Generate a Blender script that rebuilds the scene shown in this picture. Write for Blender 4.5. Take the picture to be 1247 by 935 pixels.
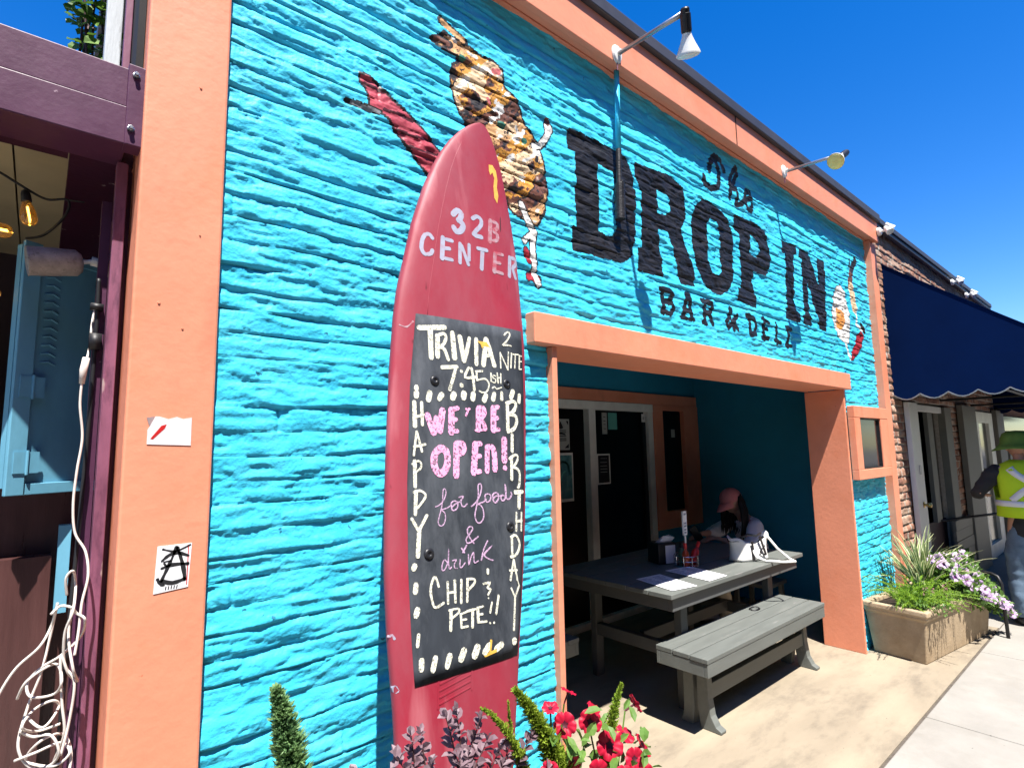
import bpy, bmesh, math, random
import numpy as np
from mathutils import Vector, Matrix, Quaternion

SC = bpy.context.scene
COL = SC.collection
for _o in list(bpy.data.objects):
    bpy.data.objects.remove(_o)
R = math.radians

# ------------------------------------------------------------------ camera
EYE = 1.613
cam_d = bpy.data.cameras.new('camera')
cam_d.sensor_width = 36.0
cam_d.lens = 672.86 / 1247.0 * 36.0
cam_d.clip_start = 0.02
cam_d.clip_end = 600.0
cam = bpy.data.objects.new('camera', cam_d)
COL.objects.link(cam)
_yaw, _pit, _rol = 0.709214, 0.115981, -0.018797
_f = Vector((math.sin(_yaw) * math.cos(_pit), math.cos(_yaw) * math.cos(_pit), math.sin(_pit)))
_r0 = Vector((math.cos(_yaw), -math.sin(_yaw), 0))
_u0 = _r0.cross(_f)
_r = _r0 * math.cos(_rol) + _u0 * math.sin(_rol)
_u = -_r0 * math.sin(_rol) + _u0 * math.cos(_rol)
cam.matrix_world = Matrix(((_r.x, _u.x, -_f.x, 0), (_r.y, _u.y, -_f.y, 0), (_r.z, _u.z, -_f.z, EYE), (0, 0, 0, 1)))
SC.camera = cam

# ------------------------------------------------------------------ sky, sun, exposure
SUN_DIR = Vector((0.18, 0.41, -1.0)).normalized()
elev = math.asin(-SUN_DIR.z)
world = bpy.data.worlds.new('World')
SC.world = world
world.use_nodes = True
wn, wl = world.node_tree.nodes, world.node_tree.links
wn.clear()
sky = wn.new('ShaderNodeTexSky')
sky.sky_type = 'NISHITA'
sky.sun_disc = False
sky.sun_elevation = elev
sky.sun_rotation = math.atan2(-SUN_DIR.x, -SUN_DIR.y)
sky.altitude = 200
sky.air_density = 1.0
sky.dust_density = 0.25
sky.ozone_density = 3.0
hs = wn.new('ShaderNodeHueSaturation')
hs.inputs['Hue'].default_value = 0.512
hs.inputs['Saturation'].default_value = 1.42
hs.inputs['Value'].default_value = 1.0
bg = wn.new('ShaderNodeBackground')
bg.inputs['Strength'].default_value = 0.10
wo = wn.new('ShaderNodeOutputWorld')
wl.new(sky.outputs[0], hs.inputs['Color'])
wl.new(hs.outputs[0], bg.inputs['Color'])
wl.new(bg.outputs[0], wo.inputs['Surface'])

sun_d = bpy.data.lights.new('sun', 'SUN')
sun_d.energy = 5.0
sun_d.angle = R(0.53)
sun_d.color = (1.0, 0.955, 0.89)
sun = bpy.data.objects.new('sun', sun_d)
COL.objects.link(sun)
sun.location = (-3, -6, 16)
sun.rotation_euler = SUN_DIR.to_track_quat('-Z', 'Y').to_euler()

SC.view_settings.view_transform = 'Standard'
SC.view_settings.look = 'None'
SC.view_settings.exposure = 1.3
SC.view_settings.gamma = 1.0
SC.view_settings.use_curve_mapping = False
SC.render.engine = 'CYCLES'
SC.cycles.max_bounces = 8
SC.cycles.diffuse_bounces = 3
SC.cycles.transparent_max_bounces = 16

# ------------------------------------------------------------------ traced lettering and paint outlines, in millimetres on their own surfaces
CHALK_WHITE = [[17,-202,2002,-108,2027],[17,-162,2008,-154,1912],[17,-135,1992,-132,1921],[11,-135,1992,-111,2005,-103,1991,-112,1967,-129,1953],[13,-125,1956,-107,1950,-92,1919],[20,-79,2015,-68,1930],[18,-50,2010,-40,1966,-31,1929],[14,-31,1929,-19,1971,-11,2014],[17,17,2017,19,1929],[19,59,2028,48,1932],[18,59,2028,77,1986,95,1940],[12,46,1965,77,1972],[6,140,2064,148,2074,160,2081,166,2069,150,2043,133,2024,150,2029,172,2031],[5,121,1994,123,1937],[5,121,1994,156,1938],[5,156,1938,159,2005],[6,174,2004,170,1949],[5,181,2002,208,2008],[5,193,2005,189,1951],[5,214,2006,212,1953],[5,214,2006,225,2006],[5,214,1984,225,1986],[5,212,1953,224,1957],[13,-115,1889,-58,1903],[11,-62,1901,-71,1865,-84,1821],[12,-42,1892,-40,1891],[15,-41,1844,-38,1844],[9,-12,1910,-26,1874,16,1883],[10,-1,1910,5,1888,12,1837],[7,16,1903,44,1910],[7,20,1904,21,1873],[6,21,1873,42,1882,60,1884,72,1868,64,1844,49,1836,32,1838],[5,80,1910,81,1881],[4,100,1903,89,1905,89,1895,100,1892,98,1880,86,1880],[5,107,1916,111,1881],[5,123,1917,123,1883],[5,107,1899,123,1902],[4,86,1858,95,1865,104,1859,114,1863,127,1869],[15,-201,1810,-201,1802],[17,-200,1792,-200,1779],[18,-155,1799,-159,1775],[18,-112,1801,-121,1785],[19,-67,1811,-73,1795],[21,-29,1820,-31,1804],[18,8,1825,5,1805],[18,60,1829,51,1809],[17,95,1841,89,1819],[13,127,1850,127,1826],[19,179,1865,169,1841],[14,211,1858,207,1830],[13,-206,1762,-200,1688],[9,-182,1764,-176,1695],[8,-202,1715,-173,1728],[7,-194,1673,-200,1601],[7,-194,1673,-174,1615],[7,-201,1626,-164,1638],[11,-196,1586,-191,1512],[6,-204,1576,-185,1587,-174,1577,-179,1563,-192,1554],[15,152,1817,154,1720],[13,148,1816,178,1829,192,1818,180,1794,157,1779],[12,157,1779,187,1780,196,1763,184,1735,154,1718],[12,173,1712,172,1654],[12,169,1636,169,1561],[8,159,1628,187,1645,199,1636,187,1613,170,1603],[9,170,1603,198,1597,207,1577,204,1545,197,1536],[11,-188,1500,-187,1435],[7,-195,1496,-176,1502,-158,1493,-161,1478,-181,1453],[9,-198,1423,-176,1392],[9,-150,1434,-173,1392],[12,-173,1392,-174,1321],[14,-182,1298,-185,1290],[14,183,1520,220,1525],[15,203,1518,202,1472],[7,189,1456,188,1398],[7,214,1457,212,1399],[8,186,1428,215,1431],[8,167,1380,169,1318],[8,163,1378,185,1384,202,1361,198,1338,182,1322,162,1318],[7,175,1310,160,1249],[7,175,1310,191,1249],[7,157,1278,190,1278],[8,69,1283,69,1271],[6,163,1226,180,1198],[6,200,1231,180,1198],[4,191,1249,200,1231],[7,180,1198,174,1105],[7,-104,1239,-116,1266,-126,1254,-130,1229,-122,1197,-111,1186,-86,1197],[7,-75,1252,-72,1194],[8,-51,1255,-47,1196],[7,-74,1223,-48,1224],[8,-28,1256,-27,1194],[8,-6,1257,-6,1196],[7,-8,1257,17,1257,19,1245,-3,1227],[6,52,1242,78,1245,67,1230,80,1226,70,1211],[5,71,1202,72,1201],[6,70,1282,70,1273],[10,-61,1176,-61,1124],[6,-68,1176,-37,1179,-35,1169,-55,1156],[7,-28,1164,-24,1128],[6,-28,1164,-6,1169],[6,-27,1148,-8,1149],[6,-24,1128,-2,1130],[7,-6,1170,23,1174],[10,14,1173,14,1127],[9,32,1177,35,1138],[6,32,1177,52,1180],[6,33,1159,50,1159],[6,35,1138,65,1138],[6,85,1189,78,1161],[7,111,1207,101,1156],[6,77,1133,79,1132],[6,92,1133,94,1132],[15,-176,1248,-177,1228],[18,-168,1184,-172,1169],[10,-162,1121,-164,1093],[15,-150,1058,-150,1035],[17,-108,1059,-115,1030],[18,-62,1060,-70,1034],[18,-14,1069,-25,1046],[20,33,1073,22,1050],[18,75,1073,58,1055],[18,124,1071,101,1060],[19,173,1074,180,1074],[14,-185,1293,-185,1288]]
CHALK_PINK = [[21,-161,1728,-136,1676],[16,-136,1675,-130,1725],[16,-132,1721,-112,1684],[21,-116,1684,-108,1751],[22,-76,1758,-74,1685],[15,-76,1758,-52,1767],[15,-75,1725,-57,1729],[14,-74,1690,-51,1693],[8,-20,1769,-6,1772],[7,-10,1771,-20,1747],[19,28,1779,29,1707],[19,28,1779,47,1782,52,1768,43,1753,30,1745],[17,33,1742,48,1734,57,1714],[8,18,1704,60,1713],[23,91,1791,91,1715],[15,91,1791,112,1797],[15,91,1754,108,1759],[15,91,1717,114,1721],[23,-111,1633,-92,1625,-85,1600,-90,1574,-106,1557,-125,1565,-133,1589,-129,1615,-111,1633],[22,-54,1652,-53,1554],[20,-54,1652,-34,1655,-26,1642,-33,1628,-49,1622],[23,18,1661,13,1569],[16,19,1660,39,1664],[16,15,1620,37,1624],[15,12,1570,38,1576],[19,65,1658,65,1578],[21,65,1654,84,1657,94,1639,97,1586],[22,137,1691,137,1618],[19,138,1596,141,1595]]
CHALK_LILAC = [[3,-123,1459,-110,1464,-96,1478,-88,1500,-92,1512,-98,1509,-99,1487,-102,1457,-109,1432,-112,1414,-105,1406,-94,1409,-88,1424,-90,1442,-101,1451,-83,1457,-68,1467],[4,-68,1461,-68,1473,-57,1479,-46,1475,-47,1459,-60,1451,-67,1458,-53,1471,-38,1478],[4,-42,1490,-25,1495,-34,1481,-30,1466,-20,1465,-11,1473],[4,5,1466,21,1478,37,1501,43,1525,39,1537,30,1530,31,1501,25,1469,19,1440,26,1421,40,1419,52,1435,49,1460,37,1473,25,1474,49,1481,62,1490],[4,59,1491,57,1503,70,1508,80,1501,76,1487,64,1482,57,1491],[5,91,1493,87,1504,97,1513,110,1509,110,1493,99,1482,89,1490,99,1502,125,1505],[5,134,1506,125,1507,121,1498,127,1490,138,1496,143,1518,139,1543,142,1511,145,1498,156,1497,167,1509,165,1519],[4,16,1358,-5,1381,-8,1399,2,1407,11,1401,2,1387,-12,1371,-9,1359,7,1362,32,1378],[5,-29,1344,-18,1332],[5,-11,1352,-24,1332],[3,-71,1295,-86,1312,-94,1301,-95,1284,-85,1286,-75,1309,-74,1341,-74,1309,-70,1286,-63,1292],[3,-60,1309,-47,1312,-53,1300,-52,1289,-43,1288],[3,-33,1312,-34,1294,-28,1290,-15,1303],[3,-4,1326,-2,1296,5,1317,15,1332,16,1314,19,1302,33,1308],[4,68,1366,52,1338,44,1308,52,1326,85,1351,56,1326,70,1314,89,1309]]
STENCIL_PALE = [[22,-86,2461,-69,2484,-51,2478,-57,2454,-64,2446],[22,-55,2446,-42,2434,-52,2409,-71,2399,-82,2412],[16,-3,2479,16,2496,35,2491,35,2467,14,2436,2,2416],[18,10,2415,39,2419],[14,-163,2336,-174,2347,-185,2345],[14,-190,2342,-199,2321,-202,2289,-195,2272,-186,2268],[14,-179,2270,-167,2278,-162,2292],[17,-124,2355,-125,2272],[14,-111,2352,-86,2355],[14,-115,2316,-96,2321],[13,-113,2278,-84,2282],[14,-54,2358,-53,2282],[14,-48,2352,-17,2287],[13,-16,2368,-15,2306],[15,21,2367,63,2374],[17,43,2361,40,2291],[17,174,2390,171,2308],[16,185,2390,205,2392,209,2374,191,2354],[16,189,2347,205,2313]]
STENCIL_WORN = [[18,79,2507,76,2415],[15,92,2507,112,2503,110,2482,95,2473],[15,95,2465,112,2458,110,2436,92,2424],[17,101,2378,97,2299],[13,108,2379,138,2384],[13,106,2341,125,2345],[13,106,2304,137,2306]]
BOLTS = [[-139,1841],[150,1887],[-139,1328],[161,1411]]
PANEL = [[-213,2048],[-221,1808],[-215,1516],[-199,1274],[-181,1108],[-166,995],[2,1013],[192,1035],[205,1119],[219,1287],[231,1549],[235,1895],[228,2104]]
SIGN_POLYS = [[[1791,3099,2168,3109,2238,3091,2280,3004,2290,2911,2278,2678,2251,2589,2209,2544,2160,2517,1800,2503,1796,2626,1829,2625,1835,2987,1786,2990],[1997,2984,2106,2980,2119,2943,2118,2689,2093,2643,2048,2629,1999,2645]],[[2295,3097,2633,3125,2747,3093,2767,2993,2769,2912,2702,2825,2735,2764,2821,2625,2820,2516,2665,2503,2628,2650,2580,2784,2484,2776,2483,2662,2512,2619,2506,2510,2285,2506,2294,2629,2327,2637,2338,2958,2297,3009],[2493,2999,2584,2998,2610,2977,2605,2913,2555,2872,2482,2869]],[[2957,3088,3077,3086,3190,3066,3272,3018,3307,2945,3300,2803,3267,2635,3203,2556,3103,2513,3012,2517,2919,2559,2852,2642,2817,2751,2822,2901,2862,3009],[3035,2984,3106,2975,3142,2927,3136,2790,3132,2665,3087,2637,3027,2645,2994,2704,2987,2823,2995,2935]],[[3337,3094,3601,3109,3776,3085,3809,2990,3826,2892,3784,2794,3712,2749,3562,2750,3535,2685,3574,2584,3574,2500,3319,2518,3330,2601,3376,2609,3391,2977,3325,2996],[3549,3004,3644,2977,3674,2921,3614,2859,3531,2877]],[[4022,3078,4276,3099,4274,3034,4227,3009,4168,2588,4255,2573,4247,2495,4005,2496,4012,2571,4044,2583,4068,2988,4013,2990],[]],[[4323,3088,4511,3093,4661,2859,4664,3020,4664,3089,4829,3093,4750,2487,4622,2494,4507,2713,4444,2834,4430,2584,4477,2562,4464,2495,4295,2494,4302,2566,4343,2572,4358,3008,4309,3012],[]]]
SIGN_STROKES = [[39,2993,3243,2998,3199,3068,3186,3155,3219,3178,3319,3142,3378],[40,3061,3304,3078,3368,3125,3413,3200,3415,3248,3360],[34,3305,3192,3304,3276,3350,3375,3404,3435,3418,3397,3378,3323,3313,3261,3396,3280,3400,3220,3381,3166,3442,3190,3482,3219],[37,3509,3239,3600,3278,3593,3320,3530,3308,3509,3239,3537,3186,3586,3180,3617,3227],[28,2498,2441,2491,2317],[23,2476,2444,2563,2449,2587,2425,2552,2388,2510,2381],[24,2510,2381,2574,2378,2590,2349,2551,2319,2477,2321],[30,2728,2453,2687,2320],[30,2754,2453,2767,2325],[19,2694,2357,2771,2369],[19,2665,2314,2715,2317],[17,2740,2317,2792,2321],[31,2919,2447,2907,2318],[27,2884,2445,2988,2447,3006,2419,2967,2383,2918,2376],[30,2966,2379,3002,2323],[21,2884,2315,2931,2314],[24,3238,2319,3196,2417,3208,2450,3231,2446,3219,2416,3151,2355,3177,2319,3245,2376,3297,2415],[25,3214,2372,3286,2329],[33,3454,2434,3455,2318],[29,3429,2434,3520,2422,3540,2383,3524,2331,3463,2315],[31,3655,2445,3643,2307],[24,3637,2443,3716,2428],[23,3645,2379,3699,2378],[25,3617,2312,3708,2314],[30,3839,2435,3827,2302],[23,3801,2316,3886,2308],[36,4026,2428,4004,2299],[22,3986,2432,4077,2426],[22,3974,2300,4056,2304]]
BODY = [1110,3221,1159,3218,1228,3222,1292,3204,1342,3217,1393,3197,1409,3125,1465,3099,1517,3003,1600,2938,1614,2883,1632,2820,1644,2755,1626,2643,1574,2566,1457,2583,1349,2683,1247,2824,1220,2888,1183,2920,1153,2980,1139,3047,1146,3104,1177,3132,1173,3157,1070,3164,1081,3186]
TWIST = [764,2890,788,2898,825,2881,880,2851,942,2822,1001,2785,1074,2728,1118,2670,1049,2609,1031,2625,977,2678,920,2722,864,2780,831,2794,799,2791,794,2836,778,2860,763,2869]
MURAL_STROKES = [["outline",38,1096,3267,1147,3254,1201,3233],["outline",35,1059,3172,1088,3190,1132,3188],["tan",26,1099,3264,1147,3250,1193,3236],["brown",21,1066,3176,1092,3188,1125,3188],["maroon",14,775,2863,809,2866,846,2863],["maroon",14,853,2802,908,2803,962,2803],["maroon",12,903,2742,965,2744,1031,2752],["maroon",12,954,2702,1013,2701,1074,2711],["outline",24,718,2778,758,2779,837,2784],["grey",17,738,2779,768,2776,831,2783],["teal",27,1185,3157,1194,3158],["teal",35,1384,2950,1392,2949],["teal",27,1515,2929,1519,2928],["white",18,1287,3152,1320,3171,1341,3159],["white",16,1224,3196,1264,3194],["white",15,1234,3056,1254,3058],["white",17,1351,3005,1385,3022,1402,3015],["white",18,1476,2972,1498,2944,1517,2973],["white",12,1147,3219,1162,3213],["pink",29,1354,3176,1375,3182],["pink",15,1318,3037,1330,3021],["outline",41,1576,2925,1614,2941,1645,2992,1666,3026],["outline",59,1664,3044,1672,3043],["white",29,1576,2925,1611,2942,1645,2992,1666,3026],["white",45,1664,3044,1672,3043],["brown",30,1658,3072,1665,3070],["outline",42,1491,2633,1525,2576,1560,2529,1551,2433,1555,2341,1580,2305],["outline",35,1505,2478,1542,2515],["outline",37,1513,2439,1524,2400],["outline",41,1522,2326,1579,2326],["red",27,1513,2439,1524,2400],["red",31,1522,2326,1572,2325],["white",30,1491,2633,1525,2576,1560,2529,1551,2433,1555,2341,1580,2307],["white",23,1505,2478,1542,2515]]
MURAL2_STROKES = [["brown",87,5361,2979,5452,3145],["outline",78,5460,3146,5567,3254],["outline",27,5387,3158,5416,3235],["cream",123,5391,2965,5453,2796],["white",32,5504,2791,5449,2642,5500,2636,5582,2608],["white",38,5137,2456,5196,2365,5234,2320],["outline",58,5575,2653,5643,2610]]
EGG = [5022,2912,5140,2945,5225,2898,5299,2722,5278,2570,5200,2450,5088,2450,4972,2484,4901,2641,4949,2791]
YOLK = [5012,2729,5166,2715,5176,2618,5079,2545,4989,2558,4973,2651]
CHILI = [5543,2597,5624,2562,5547,2476,5395,2360,5246,2303,5270,2372,5389,2471,5462,2555]

# ------------------------------------------------------------------ helpers
ORG = {}

class MB:
    """collects shapes in world metres; build() links them as ONE mesh object"""
    def __init__(s):
        s.v, s.f, s.m = [], [], []
        s.cur = 0
    def add(s, vs, fs):
        n = len(s.v)
        s.v += [tuple(p) for p in vs]
        for f in fs:
            s.f.append(tuple(i + n for i in f)); s.m.append(s.cur)
        return s
    def box(s, x0, x1, y0, y1, z0, z1, mtx=None):
        vs = [Vector((x, y, z)) for z in (z0, z1) for y in (y0, y1) for x in (x0, x1)]
        if mtx is not None: vs = [mtx @ p for p in vs]
        return s.add(vs, [(0, 2, 3, 1), (4, 5, 7, 6), (0, 1, 5, 4), (2, 6, 7, 3), (0, 4, 6, 2), (1, 3, 7, 5)])
    def bar(s, a, b, w, d, up=(0, 0, 1)):
        a, b = Vector(a), Vector(b)
        t = (b - a).normalized(); upv = Vector(up)
        if abs(t.dot(upv)) > .98: upv = Vector((0, 1, 0))
        q = t.cross(upv).normalized(); k = q.cross(t)
        vs = [p + q * i * w / 2 + k * j * d / 2 for p in (a, b) for j in (-1, 1) for i in (-1, 1)]
        return s.add(vs, [(0, 2, 3, 1), (4, 5, 7, 6), (0, 1, 5, 4), (2, 6, 7, 3), (0, 4, 6, 2), (1, 3, 7, 5)])
    def tube(s, pts, r, n=8, cap=True):
        pts = [Vector(p) for p in pts]
        rr = r if isinstance(r, (list, tuple)) else [r] * len(pts)
        vs, fs = [], []
        prev = None
        for i, p in enumerate(pts):
            t = (pts[min(i + 1, len(pts) - 1)] - pts[max(i - 1, 0)])
            t = t.normalized() if t.length > 1e-9 else Vector((0, 0, 1))
            if prev is None:
                a = Vector((0, 0, 1)) if abs(t.z) < .9 else Vector((1, 0, 0))
                q = t.cross(a).normalized()
            else:
                q = prev - t * prev.dot(t)
                q = q.normalized() if q.length > 1e-6 else t.orthogonal().normalized()
            prev = q
            k = t.cross(q)
            for j in range(n):
                an = 2 * math.pi * j / n
                vs.append(p + (q * math.cos(an) + k * math.sin(an)) * rr[i])
        for i in range(len(pts) - 1):
            for j in range(n):
                fs.append((i * n + j, i * n + (j + 1) % n, (i + 1) * n + (j + 1) % n, (i + 1) * n + j))
        if cap:
            fs.append(tuple(range(n))[::-1]); fs.append(tuple((len(pts) - 1) * n + j for j in range(n)))
        return s.add(vs, fs)
    def lathe(s, prof, mtx, n=20, cap=True):
        vs, fs = [], []
        for (r, z) in prof:
            for j in range(n):
                an = 2 * math.pi * j / n
                vs.append(mtx @ Vector((r * math.cos(an), r * math.sin(an), z)))
        for i in range(len(prof) - 1):
            for j in range(n):
                fs.append((i * n + j, i * n + (j + 1) % n, (i + 1) * n + (j + 1) % n, (i + 1) * n + j))
        if cap:
            fs.append(tuple(range(n))[::-1]); fs.append(tuple((len(prof) - 1) * n + j for j in range(n)))
        return s.add(vs, fs)
    def prism(s, poly, d0, d1, fn):
        """poly of 2-D points, extruded from d0 to d1; fn(a, b, d) -> world point"""
        n = len(poly)
        vs = [fn(a, b, d0) for a, b in poly] + [fn(a, b, d1) for a, b in poly]
        fs = [tuple(range(n))[::-1], tuple(range(n, 2 * n))] + [(i, (i + 1) % n, n + (i + 1) % n, n + i) for i in range(n)]
        return s.add(vs, fs)
    def stroke(s, pts, w, fn, d0, d1, jit=0.0):
        """flat brush stroke with rounded ends along 2-D points, a thin solid between d0 and d1"""
        P = [Vector((a, b)) for a, b in pts]
        if len(P) > 2:
            Q = [P[0]]
            for i in range(len(P) - 1):
                p0, p1, p2, p3 = P[max(i - 1, 0)], P[i], P[i + 1], P[min(i + 2, len(P) - 1)]
                for k in (1 / 3., 2 / 3., 1.):
                    Q.append(.5 * ((2 * p1) + (p2 - p0) * k + (2 * p0 - 5 * p1 + 4 * p2 - p3) * k * k + (3 * p1 - p0 - 3 * p2 + p3) * k ** 3))
            P = Q
        n = len(P)
        Lp, Rp = [], []
        for i, p in enumerate(P):
            t = P[min(i + 1, n - 1)] - P[max(i - 1, 0)]
            t = t.normalized() if t.length > 1e-9 else Vector((1, 0))
            q = Vector((-t.y, t.x)); ww = w / 2 * (1 + jit * random.uniform(-1, 1))
            if i == 0:
                Lp += [p - t * w * .38 + q * ww * .5]; Rp += [p - t * w * .38 - q * ww * .5]
            Lp.append(p + q * ww); Rp.append(p - q * ww)
            if i == n - 1:
                Lp += [p + t * w * .38 + q * ww * .5]; Rp += [p + t * w * .38 - q * ww * .5]
        m = len(Lp)
        vs = [fn(a, b, d) for d in (d0, d1) for a, b in Lp] + [fn(a, b, d) for d in (d0, d1) for a, b in Rp]
        fs = []
        for i in range(m - 1):
            fs.append((m + i, m + i + 1, 3 * m + i + 1, 3 * m + i))
            fs.append((i, i + 1, m + i + 1, m + i)); fs.append((2 * m + i, 3 * m + i, 3 * m + i + 1, 2 * m + i + 1))
        return s.add(vs, fs)
    def build(s, name, mats, parent=None, origin=None, smooth=False, bevel=0, fix=True, sub=0, angle=None):
        if not isinstance(mats, (list, tuple)): mats = [mats]
        V = np.array(s.v, dtype=np.float64)
        if parent is not None: og = ORG[parent.name]
        elif origin is not None: og = np.array(origin, float)
        else: og = np.array([(V[:, 0].min() + V[:, 0].max()) / 2, (V[:, 1].min() + V[:, 1].max()) / 2, V[:, 2].min()])
        me = bpy.data.meshes.new(name)
        me.from_pydata((V - og).tolist(), [], s.f)
        for m in mats: me.materials.append(m)
        if max(s.m or [0]) > 0: me.polygons.foreach_set('material_index', s.m)
        if fix:
            b = bmesh.new(); b.from_mesh(me); bmesh.ops.recalc_face_normals(b, faces=b.faces); b.to_mesh(me); b.free()
        if smooth: me.polygons.foreach_set('use_smooth', [True] * len(me.polygons))
        o = bpy.data.objects.new(name, me); COL.objects.link(o)
        if parent is not None: o.parent = parent
        else: o.location = og
        ORG[o.name] = og
        if bevel:
            bv = o.modifiers.new('bevel', 'BEVEL'); bv.width = bevel; bv.segments = 2; bv.limit_method = 'ANGLE'; bv.angle_limit = R(40)
        if sub:
            sb = o.modifiers.new('sub', 'SUBSURF'); sb.levels = sub; sb.render_levels = sub
        return o

def tag(o, label=None, cat=None, group=None, kind=None):
    if label: o['label'] = label
    if cat: o['category'] = cat
    if group: o['group'] = group
    if kind: o['kind'] = kind
    return o

def thing(name, loc, label, cat, group=None):
    o = bpy.data.objects.new(name, None); COL.objects.link(o)
    o.empty_display_size = .1
    o.location = loc
    ORG[o.name] = np.array(loc, float)
    return tag(o, label, cat, group)

def copy_tree(o, parent=None):
    c = o.copy(); COL.objects.link(c)
    if parent is not None: c.parent = parent
    ORG[c.name] = ORG[o.name]
    for ch in list(o.children): copy_tree(ch, c)
    return c

def axis_mtx(loc, d, roll=0):
    q = Vector(d).normalized().to_track_quat('Z', 'Y')
    return Matrix.Translation(Vector(loc)) @ q.to_matrix().to_4x4() @ Matrix.Rotation(roll, 4, 'Z')

# ------------------------------------------------------------------ materials
def mat(name, col, rough=.6, var=.12, vscale=6., bump=.15, bscale=70., bdist=.004, spec=.4, metal=0., col2=None, c2scale=3., c2lo=.55, c2hi=.7,
        stretch=(1, 1, 1), emis=None, emis_s=0, alpha=None, trans=0., sheen=0., rvar=.12):
    m = bpy.data.materials.new(name); m.use_nodes = True
    nt = m.node_tree; n, l = nt.nodes, nt.links
    b = n['Principled BSDF']
    b.inputs['Roughness'].default_value = rough
    b.inputs['Specular IOR Level'].default_value = spec
    b.inputs['Metallic'].default_value = metal
    if trans: b.inputs['Transmission Weight'].default_value = trans
    tc = n.new('ShaderNodeTexCoord'); mp = n.new('ShaderNodeMapping'); mp.inputs['Scale'].default_value = stretch
    l.new(tc.outputs['Object'], mp.inputs['Vector'])
    nz = n.new('ShaderNodeTexNoise'); nz.inputs['Scale'].default_value = vscale; nz.inputs['Detail'].default_value = 6; nz.inputs['Roughness'].default_value = .62
    l.new(mp.outputs[0], nz.inputs['Vector'])
    rm = n.new('ShaderNodeMapRange'); rm.inputs['From Min'].default_value = .3; rm.inputs['From Max'].default_value = .7
    rm.inputs['To Min'].default_value = 1 - var; rm.inputs['To Max'].default_value = 1 + var
    l.new(nz.outputs['Fac'], rm.inputs['Value'])
    mx = n.new('ShaderNodeMix'); mx.data_type = 'RGBA'; mx.blend_type = 'MULTIPLY'; mx.inputs['Factor'].default_value = 1
    mx.inputs[6].default_value = (*col, 1)
    l.new(rm.outputs[0], mx.inputs[7])
    out = mx.outputs[2]
    if col2 is not None:
        n2 = n.new('ShaderNodeTexNoise'); n2.inputs['Scale'].default_value = c2scale; n2.inputs['Detail'].default_value = 8; n2.inputs['Roughness'].default_value = .7
        l.new(mp.outputs[0], n2.inputs['Vector'])
        r2 = n.new('ShaderNodeMapRange'); r2.inputs['From Min'].default_value = c2lo; r2.inputs['From Max'].default_value = c2hi
        l.new(n2.outputs['Fac'], r2.inputs['Value'])
        m2 = n.new('ShaderNodeMix'); m2.data_type = 'RGBA'; m2.inputs[7].default_value = (*col2, 1)
        l.new(r2.outputs[0], m2.inputs['Factor']); l.new(out, m2.inputs[6]); out = m2.outputs[2]
    l.new(out, b.inputs['Base Color'])
    if rvar:
        rr = n.new('ShaderNodeMapRange'); rr.inputs['To Min'].default_value = max(rough - rvar, .02); rr.inputs['To Max'].default_value = min(rough + rvar, 1)
        l.new(nz.outputs['Fac'], rr.inputs['Value']); l.new(rr.outputs[0], b.inputs['Roughness'])
    if bump:
        nb = n.new('ShaderNodeTexNoise'); nb.inputs['Scale'].default_value = bscale; nb.inputs['Detail'].default_value = 5
        l.new(mp.outputs[0], nb.inputs['Vector'])
        bp = n.new('ShaderNodeBump'); bp.inputs['Strength'].default_value = bump; bp.inputs['Distance'].default_value = bdist
        l.new(nb.outputs['Fac'], bp.inputs['Height']); l.new(bp.outputs[0], b.inputs['Normal'])
    if emis is not None:
        b.inputs['Emission Color'].default_value = (*emis, 1); b.inputs['Emission Strength'].default_value = emis_s
    if alpha is not None:      # patchy coverage, as chalk dust or flaking paint: (scale, lo, hi)
        na = n.new('ShaderNodeTexNoise'); na.inputs['Scale'].default_value = alpha[0]; na.inputs['Detail'].default_value = 4; na.inputs['Roughness'].default_value = .7
        l.new(tc.outputs['Object'], na.inputs['Vector'])
        ra = n.new('ShaderNodeMapRange'); ra.inputs['From Min'].default_value = alpha[1]; ra.inputs['From Max'].default_value = alpha[2]
        l.new(na.outputs['Fac'], ra.inputs['Value']); l.new(ra.outputs[0], b.inputs['Alpha'])
    return m

M = {}
M['blue'] = mat('turquoise_paint', (.048, .54, .77), .56, .12, 2.6, .5, 120, .004, .25, col2=(.10, .62, .82), c2scale=5, c2lo=.5, c2hi=.75)
M['black'] = mat('black_sign_paint', (.011, .011, .014), .5, .3, 7, .5, 90, .005, .35, col2=(.04, .036, .038), c2scale=16, c2lo=.52, c2hi=.75, stretch=(.35, 1, 1.6))
def pig(nm, c): return mat(nm + '_mural_paint', c, .5, .25, 9, .4, 90, .004, .4)
M['outline'] = pig('dark', (.02, .016, .014)); M['tan'] = pig('tan', (.58, .32, .14)); M['brown'] = pig('brown', (.13, .05, .03)); M['ochre'] = pig('ochre', (.56, .26, .045))
M['cream'] = pig('cream', (.68, .48, .29)); M['white'] = pig('white', (.72, .7, .66)); M['red'] = pig('red', (.32, .02, .03)); M['maroon'] = pig('maroon', (.06, .005, .01))
M['teal'] = pig('green', (.03, .14, .1)); M['pink'] = pig('pink', (.6, .16, .16)); M['grey'] = pig('grey', (.2, .21, .22)); M['yolk'] = pig('yolk', (.66, .27, .06))
M['rose'] = pig('rose', (.42, .06, .085))
M['orange'] = mat('salmon_paint', (.73, .27, .16), .55, .07, 4, .3, 38, .004, .35, col2=(.67, .2, .09), c2scale=1.6, c2lo=.5, c2hi=.8)
M['porch'] = mat('shaded_turquoise_paint', (.019, .225, .36), .6, .12, 2, .2, 60, .003, .3)  # darker copy of the turquoise paint, porch shade worked into its colour
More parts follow.
